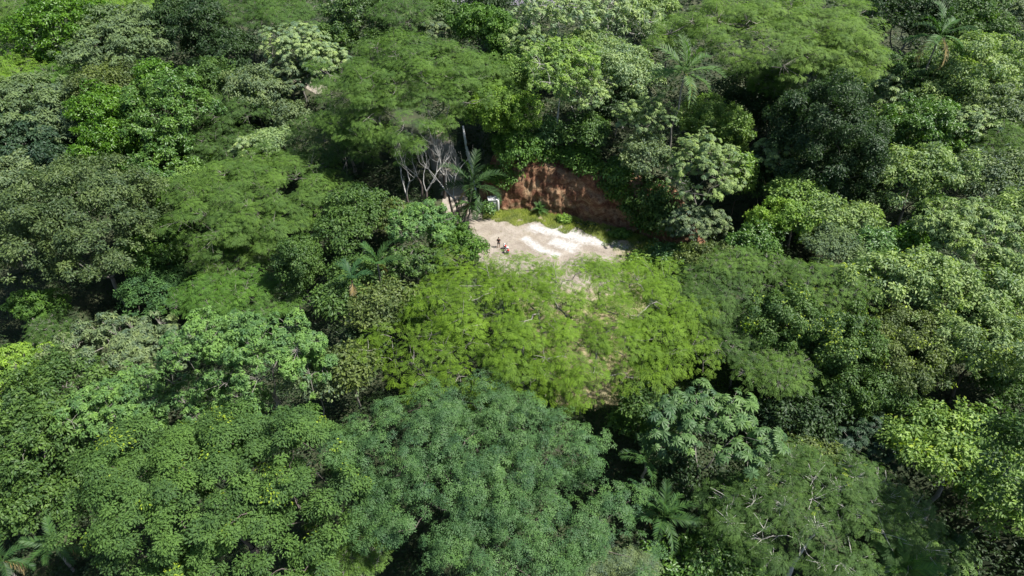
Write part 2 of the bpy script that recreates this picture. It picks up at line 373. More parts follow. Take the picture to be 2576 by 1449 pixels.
def palm(cx, cy, rpx, H, label, n=13, base=None, emin=-25, emax=78, col=(.045, .10, .028), dead=1, trunk_r=.14, seed=0, az0=0, azr=360):
    rng = np.random.default_rng(500 + seed)
    if base:
        b = hit(base[0], base[1], 0.0); r = ray(cx, cy); t = b[1] / r[1]; ctr = np.array([r[0] * t, b[1], CAM_Z + r[2] * t]); bx, by = b[0], b[1]
    else:
        ctr = hit(cx, cy, H); bx, by = ctr[0] + rng.normal(0, .3), ctr[1] + rng.normal(0, .3)
    dist = np.linalg.norm(ctr - np.array([0, 0, CAM_Z])); Lf = rpx / FPX * dist * 1.1
    gz = float(h(bx, by)); O = np.array([bx, by, gz])
    root = empty('palm_tree', O); tag(root, label, 'palm tree', 'palm trees among the forest')
    P, rr = limb(rng, [bx, by, gz - .3], ctr, trunk_r * 1.2, trunk_r * .8, .04, 0, 7)
    V, F = tubes([(P - O, rr)], 8); link_mesh('trunk', tri_mesh('trunk', V, F, smooth=True), M_BARK, root)
    ms = [frond_mesh(seed * 5 + i, Lf * (1, .88, .95)[i], 24, (.9, 1.2, .6)[i], (.25, .2, .35)[i]) for i in range(3)]
    for m in ms: m.materials.append(M_FROND)
    c = Vector(ctr - O)
    for i in range(n):
        az = R_(az0 + azr * i / n + rng.normal(0, 9)); el = R_(emin + (emax - emin) * ((i * 0.618) % 1.0))
        o = bpy.data.objects.new('frond', ms[i % 3]); C.objects.link(o); o.parent = root
        o.matrix_local = Matrix.Translation(c) @ Matrix.Rotation(az, 4, 'Z') @ Matrix.Rotation(-el, 4, 'Y') @ Matrix.Rotation(rng.normal(0, .3), 4, 'X')
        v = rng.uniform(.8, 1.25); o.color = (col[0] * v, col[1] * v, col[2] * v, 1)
    for i in range(dead):
        o = bpy.data.objects.new('dead_frond', ms[1]); C.objects.link(o); o.parent = root; tag(o, 'dry tan dead frond hanging down')
        o.matrix_local = Matrix.Translation(c) @ Matrix.Rotation(rng.uniform(0, 6.28), 4, 'Z') @ Matrix.Rotation(R_(45), 4, 'Y')
        o.color = (.30, .23, .13, 1)
    return root
    return root

def bare_tree(bpx, hpx, label, seed, lean=0.0, spread=.36, r0=.24, depth=5, mat=None):
    rng = np.random.default_rng(seed); b = hit(bpx[0], bpx[1], 0.0); O = np.array(b)
    d = np.linalg.norm(b - np.array([0, 0, CAM_Z])); Ht = hpx / FPX * d / CP
    root = empty('bare_tree', O); tag(root, label, 'tree', 'leafless trees beside the driveway')
    segs = []; tr = []
    def grow(p, dr, ln, r, lev):
        n = 6; P = [p]; dd = dr.copy()
        for i in range(n):
            dd = nrm(dd + rng.normal(0, .13, 3) * np.array([1, 1, .6]) + np.array([0, 0, .09])); P.append(P[-1] + dd * ln / n)
        r1 = r * .66
        (tr if lev == 0 else segs).append((np.array(P), np.linspace(r, r1, n + 1)))
        if lev >= depth: return
        for j in range(2 if lev < 3 else int(rng.integers(1, 3))):
            nd = nrm(dd + rng.normal(0, spread, 3) * np.array([1, .8, .35]))
            if nd[2] < .15: nd[2] = .3; nd = nrm(nd)
            grow(P[-1], nd, ln * rng.uniform(.6, .85), r1 * rng.uniform(.6, .9), lev + 1)
        if lev and rng.random() < .6:
            q = int(rng.integers(2, 5)); grow(P[q], nrm(dd + rng.normal(0, .7, 3)), ln * .5, r1 * .5, max(lev + 1, depth - 1))
    grow(np.array([0, 0, -.3]), nrm(np.array([lean, 0, 1.0])), Ht * .32, r0, 0)
    V, F = tubes(tr, 8); link_mesh('trunk', tri_mesh('trunk', V, F, smooth=True), mat or M_DARKBARK, root)
    V, F = tubes(segs, 5); link_mesh('limbs', tri_mesh('limbs', V, F, smooth=True), M_BONE, root)
    return root
M_BONE = plain('weathered_bark', (.30, .29, .27), .9, var=.5, scale=2.0, bump=.4)

# ------------------------------------------------------------------ ground, clearing, driveway
def ground_mat():
    m, n, p, L = new_mat('forest_floor')
    g = n.nodes.new('ShaderNodeNewGeometry'); a = n.nodes.new('ShaderNodeTexNoise'); a.inputs['Scale'].default_value = .35; a.inputs['Detail'].default_value = 8
    L.new(g.outputs['Position'], a.inputs['Vector'])
    r = n.nodes.new('ShaderNodeValToRGB'); r.color_ramp.elements[0].position = .35; r.color_ramp.elements[0].color = (.018, .03, .010, 1)
    r.color_ramp.elements[1].position = .7; r.color_ramp.elements[1].color = (.05, .055, .025, 1)
    L.new(a.outputs['Fac'], r.inputs[0]); L.new(r.outputs[0], p.inputs['Base Color']); p.inputs['Roughness'].default_value = 1
    return m
def grid_mesh(name, xs, ys, f):
    X, Y = np.meshgrid(xs, ys); Z = f(X, Y); nx, ny = len(xs), len(ys)
    V = np.stack([X, Y, Z], -1).reshape(-1, 3)
    i = np.arange(ny - 1)[:, None] * nx + np.arange(nx - 1)[None]; i = i.ravel()
    return tri_mesh(name, V, np.stack([i, i + 1, i + nx + 1, i + nx], 1), smooth=True)
def graded(lo, hi, a, b, fine, coarse):
    return np.concatenate([np.arange(lo, a, coarse), np.arange(a, b, fine), np.arange(b, hi + coarse, coarse)])
gm = grid_mesh('ground', graded(-420, 420, -70, 90, .8, 8), graded(-60, 900, 10, 200, .8, 10), lambda X, Y: h(X, Y) - .03)
tag(link_mesh('ground', gm, ground_mat()), kind='structure')

def dirt_mat():
    m, n, p, L = new_mat('clearing_dirt')
    g = n.nodes.new('ShaderNodeNewGeometry')
    def nz(sc, det=8, ro=.6, dist=0):
        a = n.nodes.new('ShaderNodeTexNoise'); a.inputs['Scale'].default_value = sc; a.inputs['Detail'].default_value = det
        a.inputs['Roughness'].default_value = ro; a.inputs['Distortion'].default_value = dist; L.new(g.outputs['Position'], a.inputs['Vector']); return a
    def ramp(src, stops):
        r = n.nodes.new('ShaderNodeValToRGB'); e = r.color_ramp.elements
        while len(e) < len(stops): e.new(.5)
        for i, (q, c) in enumerate(stops): e[i].position = q; e[i].color = (*c, 1)
        L.new(src, r.inputs[0]); return r
    def mix(f, a, b):
        q = n.nodes.new('ShaderNodeMix'); q.data_type = 'RGBA'; L.new(f, q.inputs['Factor']); L.new(a, q.inputs['A']); L.new(b, q.inputs['B']); return q.outputs['Result']
    def at(nm):
        a = n.nodes.new('ShaderNodeAttribute'); a.attribute_name = nm; return a.outputs['Fac']
    def mth(op, a, b):
        q = n.nodes.new('ShaderNodeMath'); q.operation = op
        for i, v in enumerate((a, b)):
            if isinstance(v, float): q.inputs[i].default_value = v
            else: L.new(v, q.inputs[i])
        return q.outputs[0]
    dirt = ramp(nz(.45, 10, .65, .6).outputs['Fac'], [(.32, (.11, .092, .074)), (.48, (.19, .168, .14)), (.66, (.30, .275, .24))]).outputs[0]
    peb = ramp(nz(5, 5, .8).outputs['Fac'], [(.36, (.12, .10, .075)), (.52, (.34, .29, .24))]).outputs[0]
    d2 = mix(mth('MULTIPLY', nz(1.3, 4).outputs['Fac'], .75), dirt, peb)
    dry = ramp(nz(2.2, 6, .7).outputs['Fac'], [(.3, (.17, .14, .07)), (.7, (.37, .32, .18))]).outputs[0]
    c1 = mix(at('dry'), d2, dry)
    wv = mth('ADD', at('white'), mth('MULTIPLY', mth('SUBTRACT', nz(.9, 10, .75).outputs['Fac'], .5), 2.2))
    wm = ramp(wv, [(.30, (0, 0, 0)), (.78, (1, 1, 1))]).outputs[0]
    wc = ramp(nz(3.2, 8, .8).outputs['Fac'], [(.35, (.22, .20, .18)), (.5, (.36, .35, .335)), (.68, (.47, .46, .45))]).outputs[0]
    c2 = mix(wm, c1, wc)
    L.new(c2, p.inputs['Base Color']); p.inputs['Roughness'].default_value = 1; p.inputs['Specular IOR Level'].default_value = .15
    b = n.nodes.new('ShaderNodeBump'); b.inputs['Strength'].default_value = .6; b.inputs['Distance'].default_value = .12
    L.new(nz(2.5, 10, .75).outputs['Fac'], b.inputs['Height']); L.new(b.outputs[0], p.inputs['Normal'])
    return m
M_DIRT = dirt_mat()
def sheet(name, xs, ys, inside, dz):
    X, Y = np.meshgrid(xs, ys); k = inside(X, Y); Z = h(X, Y) + dz
    nx = len(xs); V = np.stack([X, Y, Z], -1).reshape(-1, 3)
    q = k[:-1, :-1] & k[1:, :-1] & k[:-1, 1:] & k[1:, 1:]
    i = (np.arange(len(ys) - 1)[:, None] * nx + np.arange(nx - 1)[None])[q]
    me = tri_mesh(name, V, np.stack([i, i + 1, i + nx + 1, i + nx], 1), smooth=True)
    return me, V
WH = [((1345, 574), (1400, 582), 13), ((1400, 582), (1450, 596), 15), ((1450, 600), (1512, 606), 13), ((1322, 600), (1362, 630), 8),
      ((1362, 630), (1400, 640), 8), ((1400, 608), (1440, 622), 13), ((1500, 600), (1570, 622), 8)]
def dirt_masks(V):
    x, y = V[:, 0], V[:, 1]; u, v = proj(V); wm = np.zeros(len(V))
    for a, b, r in WH:
        A, B = flat_hit(*a), flat_hit(*b); d = linedist(x, y, [A, B]); rm = r * 2.0 * 100 / FPX
        wm = np.maximum(wm, 1.05 - .75 * d / rm)
    dry = sstep(74, 66, y) * .9
    dry = np.maximum(dry, sstep(3.4, 1.2, yb(x) - y) * .9 * (x > -4))
    dry = np.maximum(dry, sstep(14, 18, x) * .8)
    return np.clip(wm, 0, 1), np.clip(dry + .15 * wob(x, y, .9), 0, 1)
def add_masks(me, V):
    wm, dry = dirt_masks(V)
    for nm, arr in (('white', wm), ('dry', dry)):
        a = me.attributes.new(nm, 'FLOAT', 'POINT'); a.data.foreach_set('value', arr.astype(np.float32))
me, V = sheet('clearing_ground', np.arange(-14, 34, .3), np.arange(46, 96, .3), lambda X, Y: (sdf(X, Y, CLEAR) + .7 * wob(X, Y, .9) < 1.0), .02)
add_masks(me, V); tag(link_mesh('dirt_clearing', me, M_DIRT), kind='structure')
me, V = sheet('driveway', np.arange(-76, 0, .4), np.arange(86, 176, .4), lambda X, Y: (linedist(X, Y, ROAD[:5]) + .3 * wob(X, Y, 1.1) < 2.3), .08)
add_masks(me, V); tag(link_mesh('driveway', me, M_DIRT), kind='structure')
me, V = sheet('dirt_road', np.arange(-60, -20, .4), np.arange(120, 150, .4), lambda X, Y: (linedist(X, Y, [(-46, 141), (-39.5, 133)]) + .3 * wob(X, Y, 1.1) < 2.0), .08)
add_masks(me, V); tag(link_mesh('dirt_road', me, M_DIRT), kind='structure')
fr = [hit(1150, -6)[:2], hit(1290, 2)[:2], hit(1420, 16)[:2]]
me, V = sheet('road', np.arange(-30, 40, .8), np.arange(150, 260, .8), lambda X, Y: linedist(X, Y, fr) < 3, .12)
tag(link_mesh('road', me, plain('asphalt', (.16, .15, .17), .9)), kind='structure')

# ------------------------------------------------------------------ cut earth bank
def bank_mat():
    m, n, p, L = new_mat('red_earth')
    g = n.nodes.new('ShaderNodeNewGeometry')
    mp = n.nodes.new('ShaderNodeMapping'); mp.inputs['Scale'].default_value = (1, 1, 1.6); L.new(g.outputs['Position'], mp.inputs['Vector'])
    def nz(sc, det, ro, di=0):
        a = n.nodes.new('ShaderNodeTexNoise'); a.inputs['Scale'].default_value = sc; a.inputs['Detail'].default_value = det; a.inputs['Roughness'].default_value = ro
        a.inputs['Distortion'].default_value = di; L.new(mp.outputs[0], a.inputs['Vector']); return a.outputs['Fac']
    r = n.nodes.new('ShaderNodeValToRGB'); e = r.color_ramp.elements; e.new(.5); e.new(.6)
    for i, (q, c) in enumerate([(.28, (.10, .045, .03)), (.44, (.165, .082, .05)), (.54, (.25, .155, .092)), (.70, (.35, .26, .16))]): e[i].position = q; e[i].color = (*c, 1)
    L.new(nz(.45, 9, .65, .8), r.inputs[0])
    r2 = n.nodes.new('ShaderNodeValToRGB'); r2.color_ramp.elements[0].position = .38; r2.color_ramp.elements[0].color = (.45, .42, .38, 1)
    r2.color_ramp.elements[1].position = .58; r2.color_ramp.elements[1].color = (1, 1, 1, 1)
    L.new(nz(3.2, 8, .8, .5), r2.inputs[0])
    q = n.nodes.new('ShaderNodeMix'); q.data_type = 'RGBA'; q.blend_type = 'MULTIPLY'; q.inputs['Factor'].default_value = 1
    L.new(r.outputs[0], q.inputs['A']); L.new(r2.outputs[0], q.inputs['B']); L.new(q.outputs['Result'], p.inputs['Base Color'])
    p.inputs['Roughness'].default_value = 1; p.inputs['Specular IOR Level'].default_value = .1
    b = n.nodes.new('ShaderNodeBump'); b.inputs['Strength'].default_value = .9; b.inputs['Distance'].default_value = .2
    L.new(nz(2.4, 10, .8, .4), b.inputs['Height']); L.new(b.outputs[0], p.inputs['Normal'])
    return m
prof = np.array([(0, -.5), (.05, 0), (.45, 1.3), (.9, 2.7), (1.5, 4.2), (2.1, 5.5), (2.9, 6.5), (3.8, 7.0), (5.2, 7.25), (7.0, 7.1)])
ts = np.linspace(0, 1, 64); pd = np.interp(ts, np.linspace(0, 1, len(prof)), prof[:, 0]); pz = np.interp(ts, np.linspace(0, 1, len(prof)), prof[:, 1])
xs = np.linspace(-7, 30, 240); V = []
for i, x in enumerate(xs):
    wn = float(sstep(-6.5, -2, x) * sstep(30, 23, x))
    for j in range(64):
        z = pz[j] * wn - (1 - wn) * .4; y = float(yb(x)) + pd[j] + .6 * math.sin(x * .9) * ts[j]
        nn = mnoise.fractal(Vector((x * .5, y * .5, z * .7)), 1.0, 2.0, 5) * .55 + mnoise.fractal(Vector((x * 1.1, 3.3, z * .15)), .9, 2.0, 4) * .5 + mnoise.fractal(Vector((x * 1.7, y * 1.7, z * 1.2)), .8, 2.0, 4) * .16
        k = min(1, j / 6)
        V.append((x + .1 * nn, y - .75 * nn * k, z + .45 * nn * k))
i = (np.arange(239)[:, None] * 64 + np.arange(63)[None]).ravel()
bk = link_mesh('earth_bank', tri_mesh('earth_bank', V, np.stack([i, i + 64, i + 65, i + 1], 1), smooth=False), bank_mat()); tag(bk, kind='structure')

# ------------------------------------------------------------------ undergrowth and grass (uncountable)
def leaves_object(name, pos, nd, L, tint, col, mat, t='leaf', seed=1, nr=.5):
    rng = np.random.default_rng(seed); n = len(pos)
    nd = nd + rng.normal(0, nr, (n, 3)); xd = rng.normal(size=(n, 3)) * np.array([1, 1, .4])
    T, F = TPL[t]; V, FF, tt = scatter(T, F, pos, xd, nd, L, tint)
    return tag(link_mesh(name, tri_mesh(name, V, FF, tt), mat, None, col), kind='stuff')
def open_mask(x, y):
    return (sdf(x, y, CLEAR) > .8) & (linedist(x, y, ROAD) > 3.2) & ~((x > -4.5) & (x < 25) & (y > yb(x) - 1) & (y < yb(x) + 3.6))
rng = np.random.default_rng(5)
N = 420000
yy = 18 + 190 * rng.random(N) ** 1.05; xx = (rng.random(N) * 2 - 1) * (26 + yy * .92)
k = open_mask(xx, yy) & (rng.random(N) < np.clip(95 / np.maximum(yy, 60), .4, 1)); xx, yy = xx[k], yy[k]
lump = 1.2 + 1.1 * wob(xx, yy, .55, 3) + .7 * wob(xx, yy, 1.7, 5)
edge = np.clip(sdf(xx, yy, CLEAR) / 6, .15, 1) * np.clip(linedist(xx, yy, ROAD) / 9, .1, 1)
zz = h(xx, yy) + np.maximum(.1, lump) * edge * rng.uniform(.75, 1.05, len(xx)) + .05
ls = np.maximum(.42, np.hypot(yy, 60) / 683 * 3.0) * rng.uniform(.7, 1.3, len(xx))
leaves_object('undergrowth', np.stack([xx, yy, zz], 1), np.tile([0, 0, 1.0], (len(xx), 1)), ls, np.clip(.4 + .3 * wob(xx, yy, .8, 9) + rng.normal(0, .2, len(xx)), 0, 1), (.026, .050, .018), M_LEAF, seed=6)  # leaf colour darkened to stand in for deep shade in the gaps

def grass(name, n, region, hgt, col, seed, wdt=.035):
    rng = np.random.default_rng(seed); x, y = region(rng, n); z = h(x, y) + .02
    d = rng.normal(size=(len(x), 3)) * np.array([.6, .6, .25]) + np.array([0, 0, 1.0])
    T = np.array([(0, -wdt, 0), (0, wdt, 0), (1, 0, 0)]); F = np.array([(0, 1, 2)])
    V, FF, tt = scatter(T, F, np.stack([x, y, z], 1), d, rng.normal(size=(len(x), 3)) + np.array([0, -.3, .6]), hgt * rng.uniform(.5, 1.4, len(x)), np.clip(.5 + .4 * wob(x, y, 1.2, seed) + rng.normal(0, .2, len(x)), 0, 1))
    return tag(link_mesh(name, tri_mesh(name, V, FF, tt), M_FINE, None, col), kind='stuff')
def strip(rng, n):
    x = rng.uniform(-4.5, 24, n); y = yb(x) - rng.random(n) * (3.9 + 1.5 * wob(x, x * 0, .8)) + .3
    k = wob(x, y, 1.3, 2) > -.55; return x[k], y[k]
grass('weeds_below_bank', 45000, strip, .40, (.27, .30, .09), 11, .045)
def rightside(rng, n):
    x = rng.uniform(12, 30, n); y = rng.uniform(52, 86, n); k = (y < yb(x) - .5) & (wob(x, y, .9, 4) + (x - 15.5) / 4 > 0); return x[k], y[k]
grass('weeds_right_of_clearing', 42000, rightside, .45, (.13, .20, .045), 12, .05)
def tufts(rng, n):
    x = rng.uniform(-12, 20, n); y = rng.uniform(47, 90, n); k = (sdf(x, y, CLEAR) < 1.0) & (wob(x, y, 1.6, 7) + .8 * wob(x, y, 4.1, 3) + sstep(80, 58, y) * .9 > .62); return x[k], y[k]
grass('grass', 240000, tufts, .16, (.15, .165, .065), 13, .03)
def rim(rng, n):
    x = rng.uniform(-14, 34, n); y = rng.uniform(46, 96, n); s = sdf(x, y, CLEAR); k = (np.abs(s - .4) < 1.5) & (linedist(x, y, ROAD) > 2.6) & (y < yb(x)); return x[k], y[k]
grass('weeds_around_clearing', 60000, rim, .5, (.09, .15, .035), 14, .05)

# ------------------------------------------------------------------ walls, tank, person, motorcycle
def boxes(name, bs, mat, parent=None, bevel=.02):
    V, F = [], []
    for (cx, cy, cz, sx, sy, sz, rz) in bs:
        o = len(V); c, s = math.cos(rz), math.sin(rz)
        for dz in (-1, 1):
            for dx, dy in ((-1, -1), (1, -1), (1, 1), (-1, 1)):
                x, y = dx * sx / 2, dy * sy / 2; V.append((cx + x * c - y * s, cy + x * s + y * c, cz + dz * sz / 2))
        for f in ((0, 3, 2, 1), (4, 5, 6, 7), (0, 1, 5, 4), (1, 2, 6, 5), (2, 3, 7, 6), (3, 0, 4, 7)): F.append([o + q for q in f])
    o = link_mesh(name, tri_mesh(name, V, F), mat, parent)
    if bevel: md = o.modifiers.new('bevel', 'BEVEL'); md.width = bevel; md.segments = 2
    return o
M_WALL = plain('whitewash', (.72, .70, .66), .85, var=.16, scale=1.5, bump=.1)
M_CONC = plain('concrete', (.42, .43, .42), .85, var=.2, scale=2)
def wall(pts, hgt, label, name):
    root = empty(name, (*pts[0], float(h(*pts[0])))); O = Vector(root.location); tag(root, label, 'wall')
    bs, cp = [], []
    for (ax, ay), (bx, by) in zip(pts[:-1], pts[1:]):
        L = math.hypot(bx - ax, by - ay); a = math.atan2(by - ay, bx - ax); mx, my = (ax + bx) / 2, (ay + by) / 2; z = float(h(mx, my))
        bs.append((mx - O.x, my - O.y, z + hgt / 2 - .3 - O.z, L, .2, hgt + .6, a)); cp.append((mx - O.x, my - O.y, z + hgt + .04 - O.z, L + .06, .28, .08, a))
    boxes('wall_panel', bs, M_WALL, root); boxes('coping', cp, M_WALL, root)
wall([(-8.9, 114), (-8.0, 107.5), (-7.0, 103), (-6.3, 98)], 1.9, 'tall white wall beside the sandy driveway behind the palm', 'white_wall')
wall([(-6.2, 97.2), (-5.6, 93.5), (-4.4, 90.8)], .55, 'low white curb wall ending at the clearing beside the tank', 'curb_wall')
tk = empty('concrete_tank', (-2.9, 90.9, 0)); tag(tk, 'white concrete box tank standing at the foot of the red bank', 'tank')
boxes('tank_body', [(0, 0, 1.0, 1.7, 1.2, 2.1, .15)], M_CONC, tk, .04); boxes('lid', [(0, 0, 2.1, 1.82, 1.32, .1, .15)], M_CONC, tk, .02)
boxes('corner_pillar', [(.75, -.62, 1.0, .22, .22, 2.06, .15)], M_WALL, tk, .02)

def skin_mesh(name, verts, edges, radii, mat, parent, sub=2):
    me = bpy.data.meshes.new(name); me.from_pydata(verts, edges, []); o = bpy.data.objects.new(name, me); C.objects.link(o)
    md = o.modifiers.new('skin', 'SKIN'); md.use_smooth_shade = True; md.branch_smoothing = .4
    for i, r in enumerate(radii):
        v = me.skin_vertices[0].data[i]; v.radius = r if isinstance(r, tuple) else (r, r)
    me.skin_vertices[0].data[0].use_root = True
    s = o.modifiers.new('sub', 'SUBSURF'); s.levels = sub; s.render_levels = sub
    me.materials.append(mat); o.parent = parent; return o
def cloth(n, c): return plain(n, c, .9, var=.2, scale=9)
p = flat_hit(1254.5, 622); pr = empty('person', (p[0], p[1], .02), R_(8)); tag(pr, 'standing person in black shirt and dark shorts holding something in front with both hands', 'person')
# body: one continuous skin figure, facing the camera (-Y)
PV = [(0, 0, .92), (0, 0, 1.10), (0, .01, 1.28), (0, .01, 1.42), (0, 0, 1.50), (0, -.01, 1.56),      # pelvis..neck base..neck
      (-.10, 0, .86), (-.12, -.01, .50), (-.13, .02, .09), (-.14, -.13, .035), (.10, 0, .86), (.12, -.02, .50), (.14, .01, .09), (.15, -.14, .035),
      (-.19, .01, 1.40), (-.25, -.02, 1.13), (-.10, -.24, 1.10), (.19, .01, 1.40), (.25, -.02, 1.13), (.10, -.24, 1.10),
      (0, -.015, 1.64), (0, -.01, 1.72)]
PE = [(0, 1), (1, 2), (2, 3), (3, 4), (4, 5), (0, 6), (6, 7), (7, 8), (8, 9), (0, 10), (10, 11), (11, 12), (12, 13), (3, 14), (14, 15), (15, 16), (3, 17), (17, 18), (18, 19), (5, 20), (20, 21)]
PRD = [(.16, .11), (.14, .10), (.17, .11), (.15, .09), .07, .055, .085, .06, .04, .035, .085, .06, .04, .035, .06, .045, .03, .06, .045, .03, (.078, .092), (.07, .085)]
M_SKIN = plain('skin', (.25, .13, .08), .6, var=.08)
skin_mesh('body', PV, PE, PRD, M_SKIN, pr)
M_BLACK = cloth('black_cloth', (.014, .013, .015)); M_DK = cloth('dark_grey_cloth', (.05, .05, .055))
skin_mesh('shirt', [(0, 0, .90), (0, 0, 1.10), (0, .01, 1.28), (0, .01, 1.42), (0, .0, 1.48), (-.19, .01, 1.40), (-.245, -.015, 1.17), (.19, .01, 1.40), (.245, -.015, 1.17)],
          [(0, 1), (1, 2), (2, 3), (3, 4), (3, 5), (5, 6), (3, 7), (7, 8)], [(.19, .14), (.17, .13), (.195, .135), (.175, .115), .085, .085, .07, .085, .07], M_BLACK, pr)
skin_mesh('shorts', [(0, 0, .93), (-.10, 0, .82), (-.125, 0, .52), (.10, 0, .82), (.125, -.01, .52)], [(0, 1), (1, 2), (0, 3), (3, 4)], [(.18, .13), .115, .10, .115, .10], M_DK, pr)
skin_mesh('hair', [(0, .02, 1.68), (0, .015, 1.76), (0, -.04, 1.785)], [(0, 1), (1, 2)], [(.085, .085), (.088, .095), (.06, .05)], M_BLACK, pr)
def uv(name, pos, r, mat, parent, sc=(1, 1, 1), seg=12):
    import bmesh
    bm = bmesh.new(); bmesh.ops.create_uvsphere(bm, u_segments=seg, v_segments=seg // 2 + 2, radius=r)
    me = bpy.data.meshes.new(name); bm.to_mesh(me); bm.free(); me.polygons.foreach_set('use_smooth', [True] * len(me.polygons)); me.materials.append(mat)
    o = bpy.data.objects.new(name, me); C.objects.link(o); o.parent = parent; o.location = pos; o.scale = sc; return o
for sx in (-1, 1):
    uv('eye', (sx * .032, -.092, 1.665), .011, plain('eye', (.6, .6, .6)), pr); uv('ear', (sx * .083, 0, 1.655), .03, M_SKIN, pr, (.35, .7, 1))
uv('nose', (0, -.105, 1.645), .018, M_SKIN, pr, (.8, 1, 1.2)); uv('mouth', (0, -.095, 1.612), .022, plain('lips', (.2, .07, .06)), pr, (1, .4, .35))
for sx in (-1, 1):                                    # hands: palm, four fingers and a thumb, curled round the held device
    hx = sx * .085; pv = [(hx, -.26, 1.10), (hx - sx * .02, -.31, 1.105)]; pe = [(0, 1)]; rr = [.030, .036]
    for q in range(4):
        b0 = len(pv); y0 = -.345 + .004 * q; z0 = 1.135 - q * .021
        pv += [(hx - sx * .028, y0, z0), (hx - sx * .050, y0 - .028 + .003 * q, z0), (hx - sx * .072, y0 - .018, z0 - .002)]; pe += [(1, b0), (b0, b0 + 1), (b0 + 1, b0 + 2)]; rr += [.010, .009, .008]
    b0 = len(pv); pv += [(hx - sx * .035, -.295, 1.135), (hx - sx * .06, -.315, 1.142)]; pe += [(0, b0), (b0, b0 + 1)]; rr += [.012, .010]
    skin_mesh('hand', pv, pe, rr, M_SKIN, pr, 1)
dv = empty('handheld_controller', (p[0] + .02, p[1] - .33, 1.13)); tag(dv, 'small dark device held by the standing person', 'controller')
boxes('device_body', [(0, 0, 0, .15, .035, .10, 0)], M_BLACK, dv, .01); boxes('device_screen', [(0, .022, .045, .11, .012, .06, 0)], M_DK, dv, .003)

m0 = flat_hit(1273, 632)
mt = empty('motorcycle', (m0[0], m0[1], .02), R_(112)); tag(mt, 'parked motorcycle with white front, black seat, red side panel and red tail', 'motorcycle')
M_RUB = plain('rubber', (.012, .012, .012), .9); M_MET = plain('bare_metal', (.35, .35, .36), .35, .9); M_WP = plain('white_plastic', (.78, .78, .78), .3, var=.05)
M_RP = plain('red_plastic', (.62, .03, .02), .35, var=.08); M_BP = plain('black_plastic', (.02, .02, .022), .45)
def torus(name, pos, R, r, mat, parent, axis='Y', seg=28, ss=8):
    V, F = [], []
    for i in range(seg):
        a = 2 * math.pi * i / seg
        for j in range(ss):
            b = 2 * math.pi * j / ss; q = R + r * math.cos(b); V.append((q * math.cos(a), r * math.sin(b), q * math.sin(a)))
    for i in range(seg):
        for j in range(ss): F.append((i * ss + j, i * ss + (j + 1) % ss, ((i + 1) % seg) * ss + (j + 1) % ss, ((i + 1) % seg) * ss + j))
    o = link_mesh(name, tri_mesh(name, V, F, smooth=True), mat, parent); o.location = pos; return o
def rod(name, pts, r, mat, parent, sides=8):
    pts = np.array(pts, float); V, F = tubes([(pts, np.full(len(pts), r) if np.isscalar(r) else np.array(r))], sides)
    return link_mesh(name, tri_mesh(name, V, F, smooth=True), mat, parent)
for wx in (.68, -.64):                                # local +X is the front
    wh = torus('wheel', (wx, 0, .30), .25, .055, M_RUB, mt); torus('rim', (0, 0, 0), .19, .018, M_MET, wh)
    V, F = tubes([(np.array([(0, 0, 0), (.19 * math.cos(a), 0, .19 * math.sin(a))]), np.array([.012, .010])) for a in np.arange(0, 6.28, .52)], 4)
    link_mesh('spokes', tri_mesh('spokes', V, F), M_MET, wh); rod('hub', [(0, -.08, 0), (0, .08, 0)], .045, M_MET, wh)
for sy in (-.09, .09): rod('fork', [(.68, sy, .30), (.55, sy, .62), (.42, sy, .95)], .022, M_MET, mt)
skin_mesh('fuel_tank', [(.34, 0, .80), (.18, 0, .83), (.02, 0, .76)], [(0, 1), (1, 2)], [(.12, .11), (.15, .13), (.10, .07)], M_RP, mt)
skin_mesh('seat', [(.02, 0, .80), (-.25, 0, .78), (-.58, 0, .84)], [(0, 1), (1, 2)], [(.09, .05), (.13, .055), (.10, .05)], M_BP, mt)
skin_mesh('engine', [(.20, 0, .45), (.0, 0, .38), (.12, 0, .60)], [(0, 1), (0, 2)], [.15, .14, .10], M_MET, mt)
rod('frame', [(.42, 0, .85), (.25, 0, .62), (-.05, 0, .62), (-.35, 0, .66), (-.64, 0, .62)], .03, M_BP, mt); rod('swing_arm', [(-.05, .1, .40), (-.64, .1, .30)], .025, M_BP, mt)
rod('exhaust', [(.18, -.14, .42), (.05, -.16, .24), (-.3, -.17, .27), (-.75, -.18, .38)], [.025, .03, .05, .05], M_MET, mt)
rod('handlebar', [(.30, -.38, 1.04), (.38, -.2, 1.06), (.42, 0, .99), (.38, .2, 1.06), (.30, .38, 1.04)], .018, M_BP, mt)
skin_mesh('front_cowl', [(.50, 0, 1.02), (.60, 0, .88), (.62, 0, .74)], [(0, 1), (1, 2)], [(.12, .08), (.13, .09), (.07, .05)], M_WP, mt)
uv('headlight', (.68, 0, .88), .075, plain('lens', (.6, .6, .62), .1), mt, (.6, 1, 1))
skin_mesh('front_fender', [(.88, 0, .58), (.70, 0, .66), (.50, 0, .60)], [(0, 1), (1, 2)], [(.07, .02), (.09, .025), (.07, .02)], M_WP, mt)
skin_mesh('rear_fender', [(-.45, 0, .72), (-.68, 0, .68), (-.9, 0, .55)], [(0, 1), (1, 2)], [(.10, .03), (.10, .03), (.08, .02)], M_WP, mt)
for sy in (-1, 1):
    rod('mirror', [(.33, sy * .22, 1.06), (.33, sy * .27, 1.24)], .008, M_BP, mt); uv('mirror_glass', (.33, sy * .28, 1.26), .055, M_BP, mt, (.35, 1, .7))
rod('side_stand', [(-.05, .12, .35), (-.05, .38, .01)], .014, M_MET, mt)
c, s = math.cos(R_(112)), math.sin(R_(112))
hm = empty('helmet', (m0[0] - .50 * c, m0[1] - .50 * s, .90)); tag(hm, 'white helmet resting on the motorcycle seat', 'helmet')
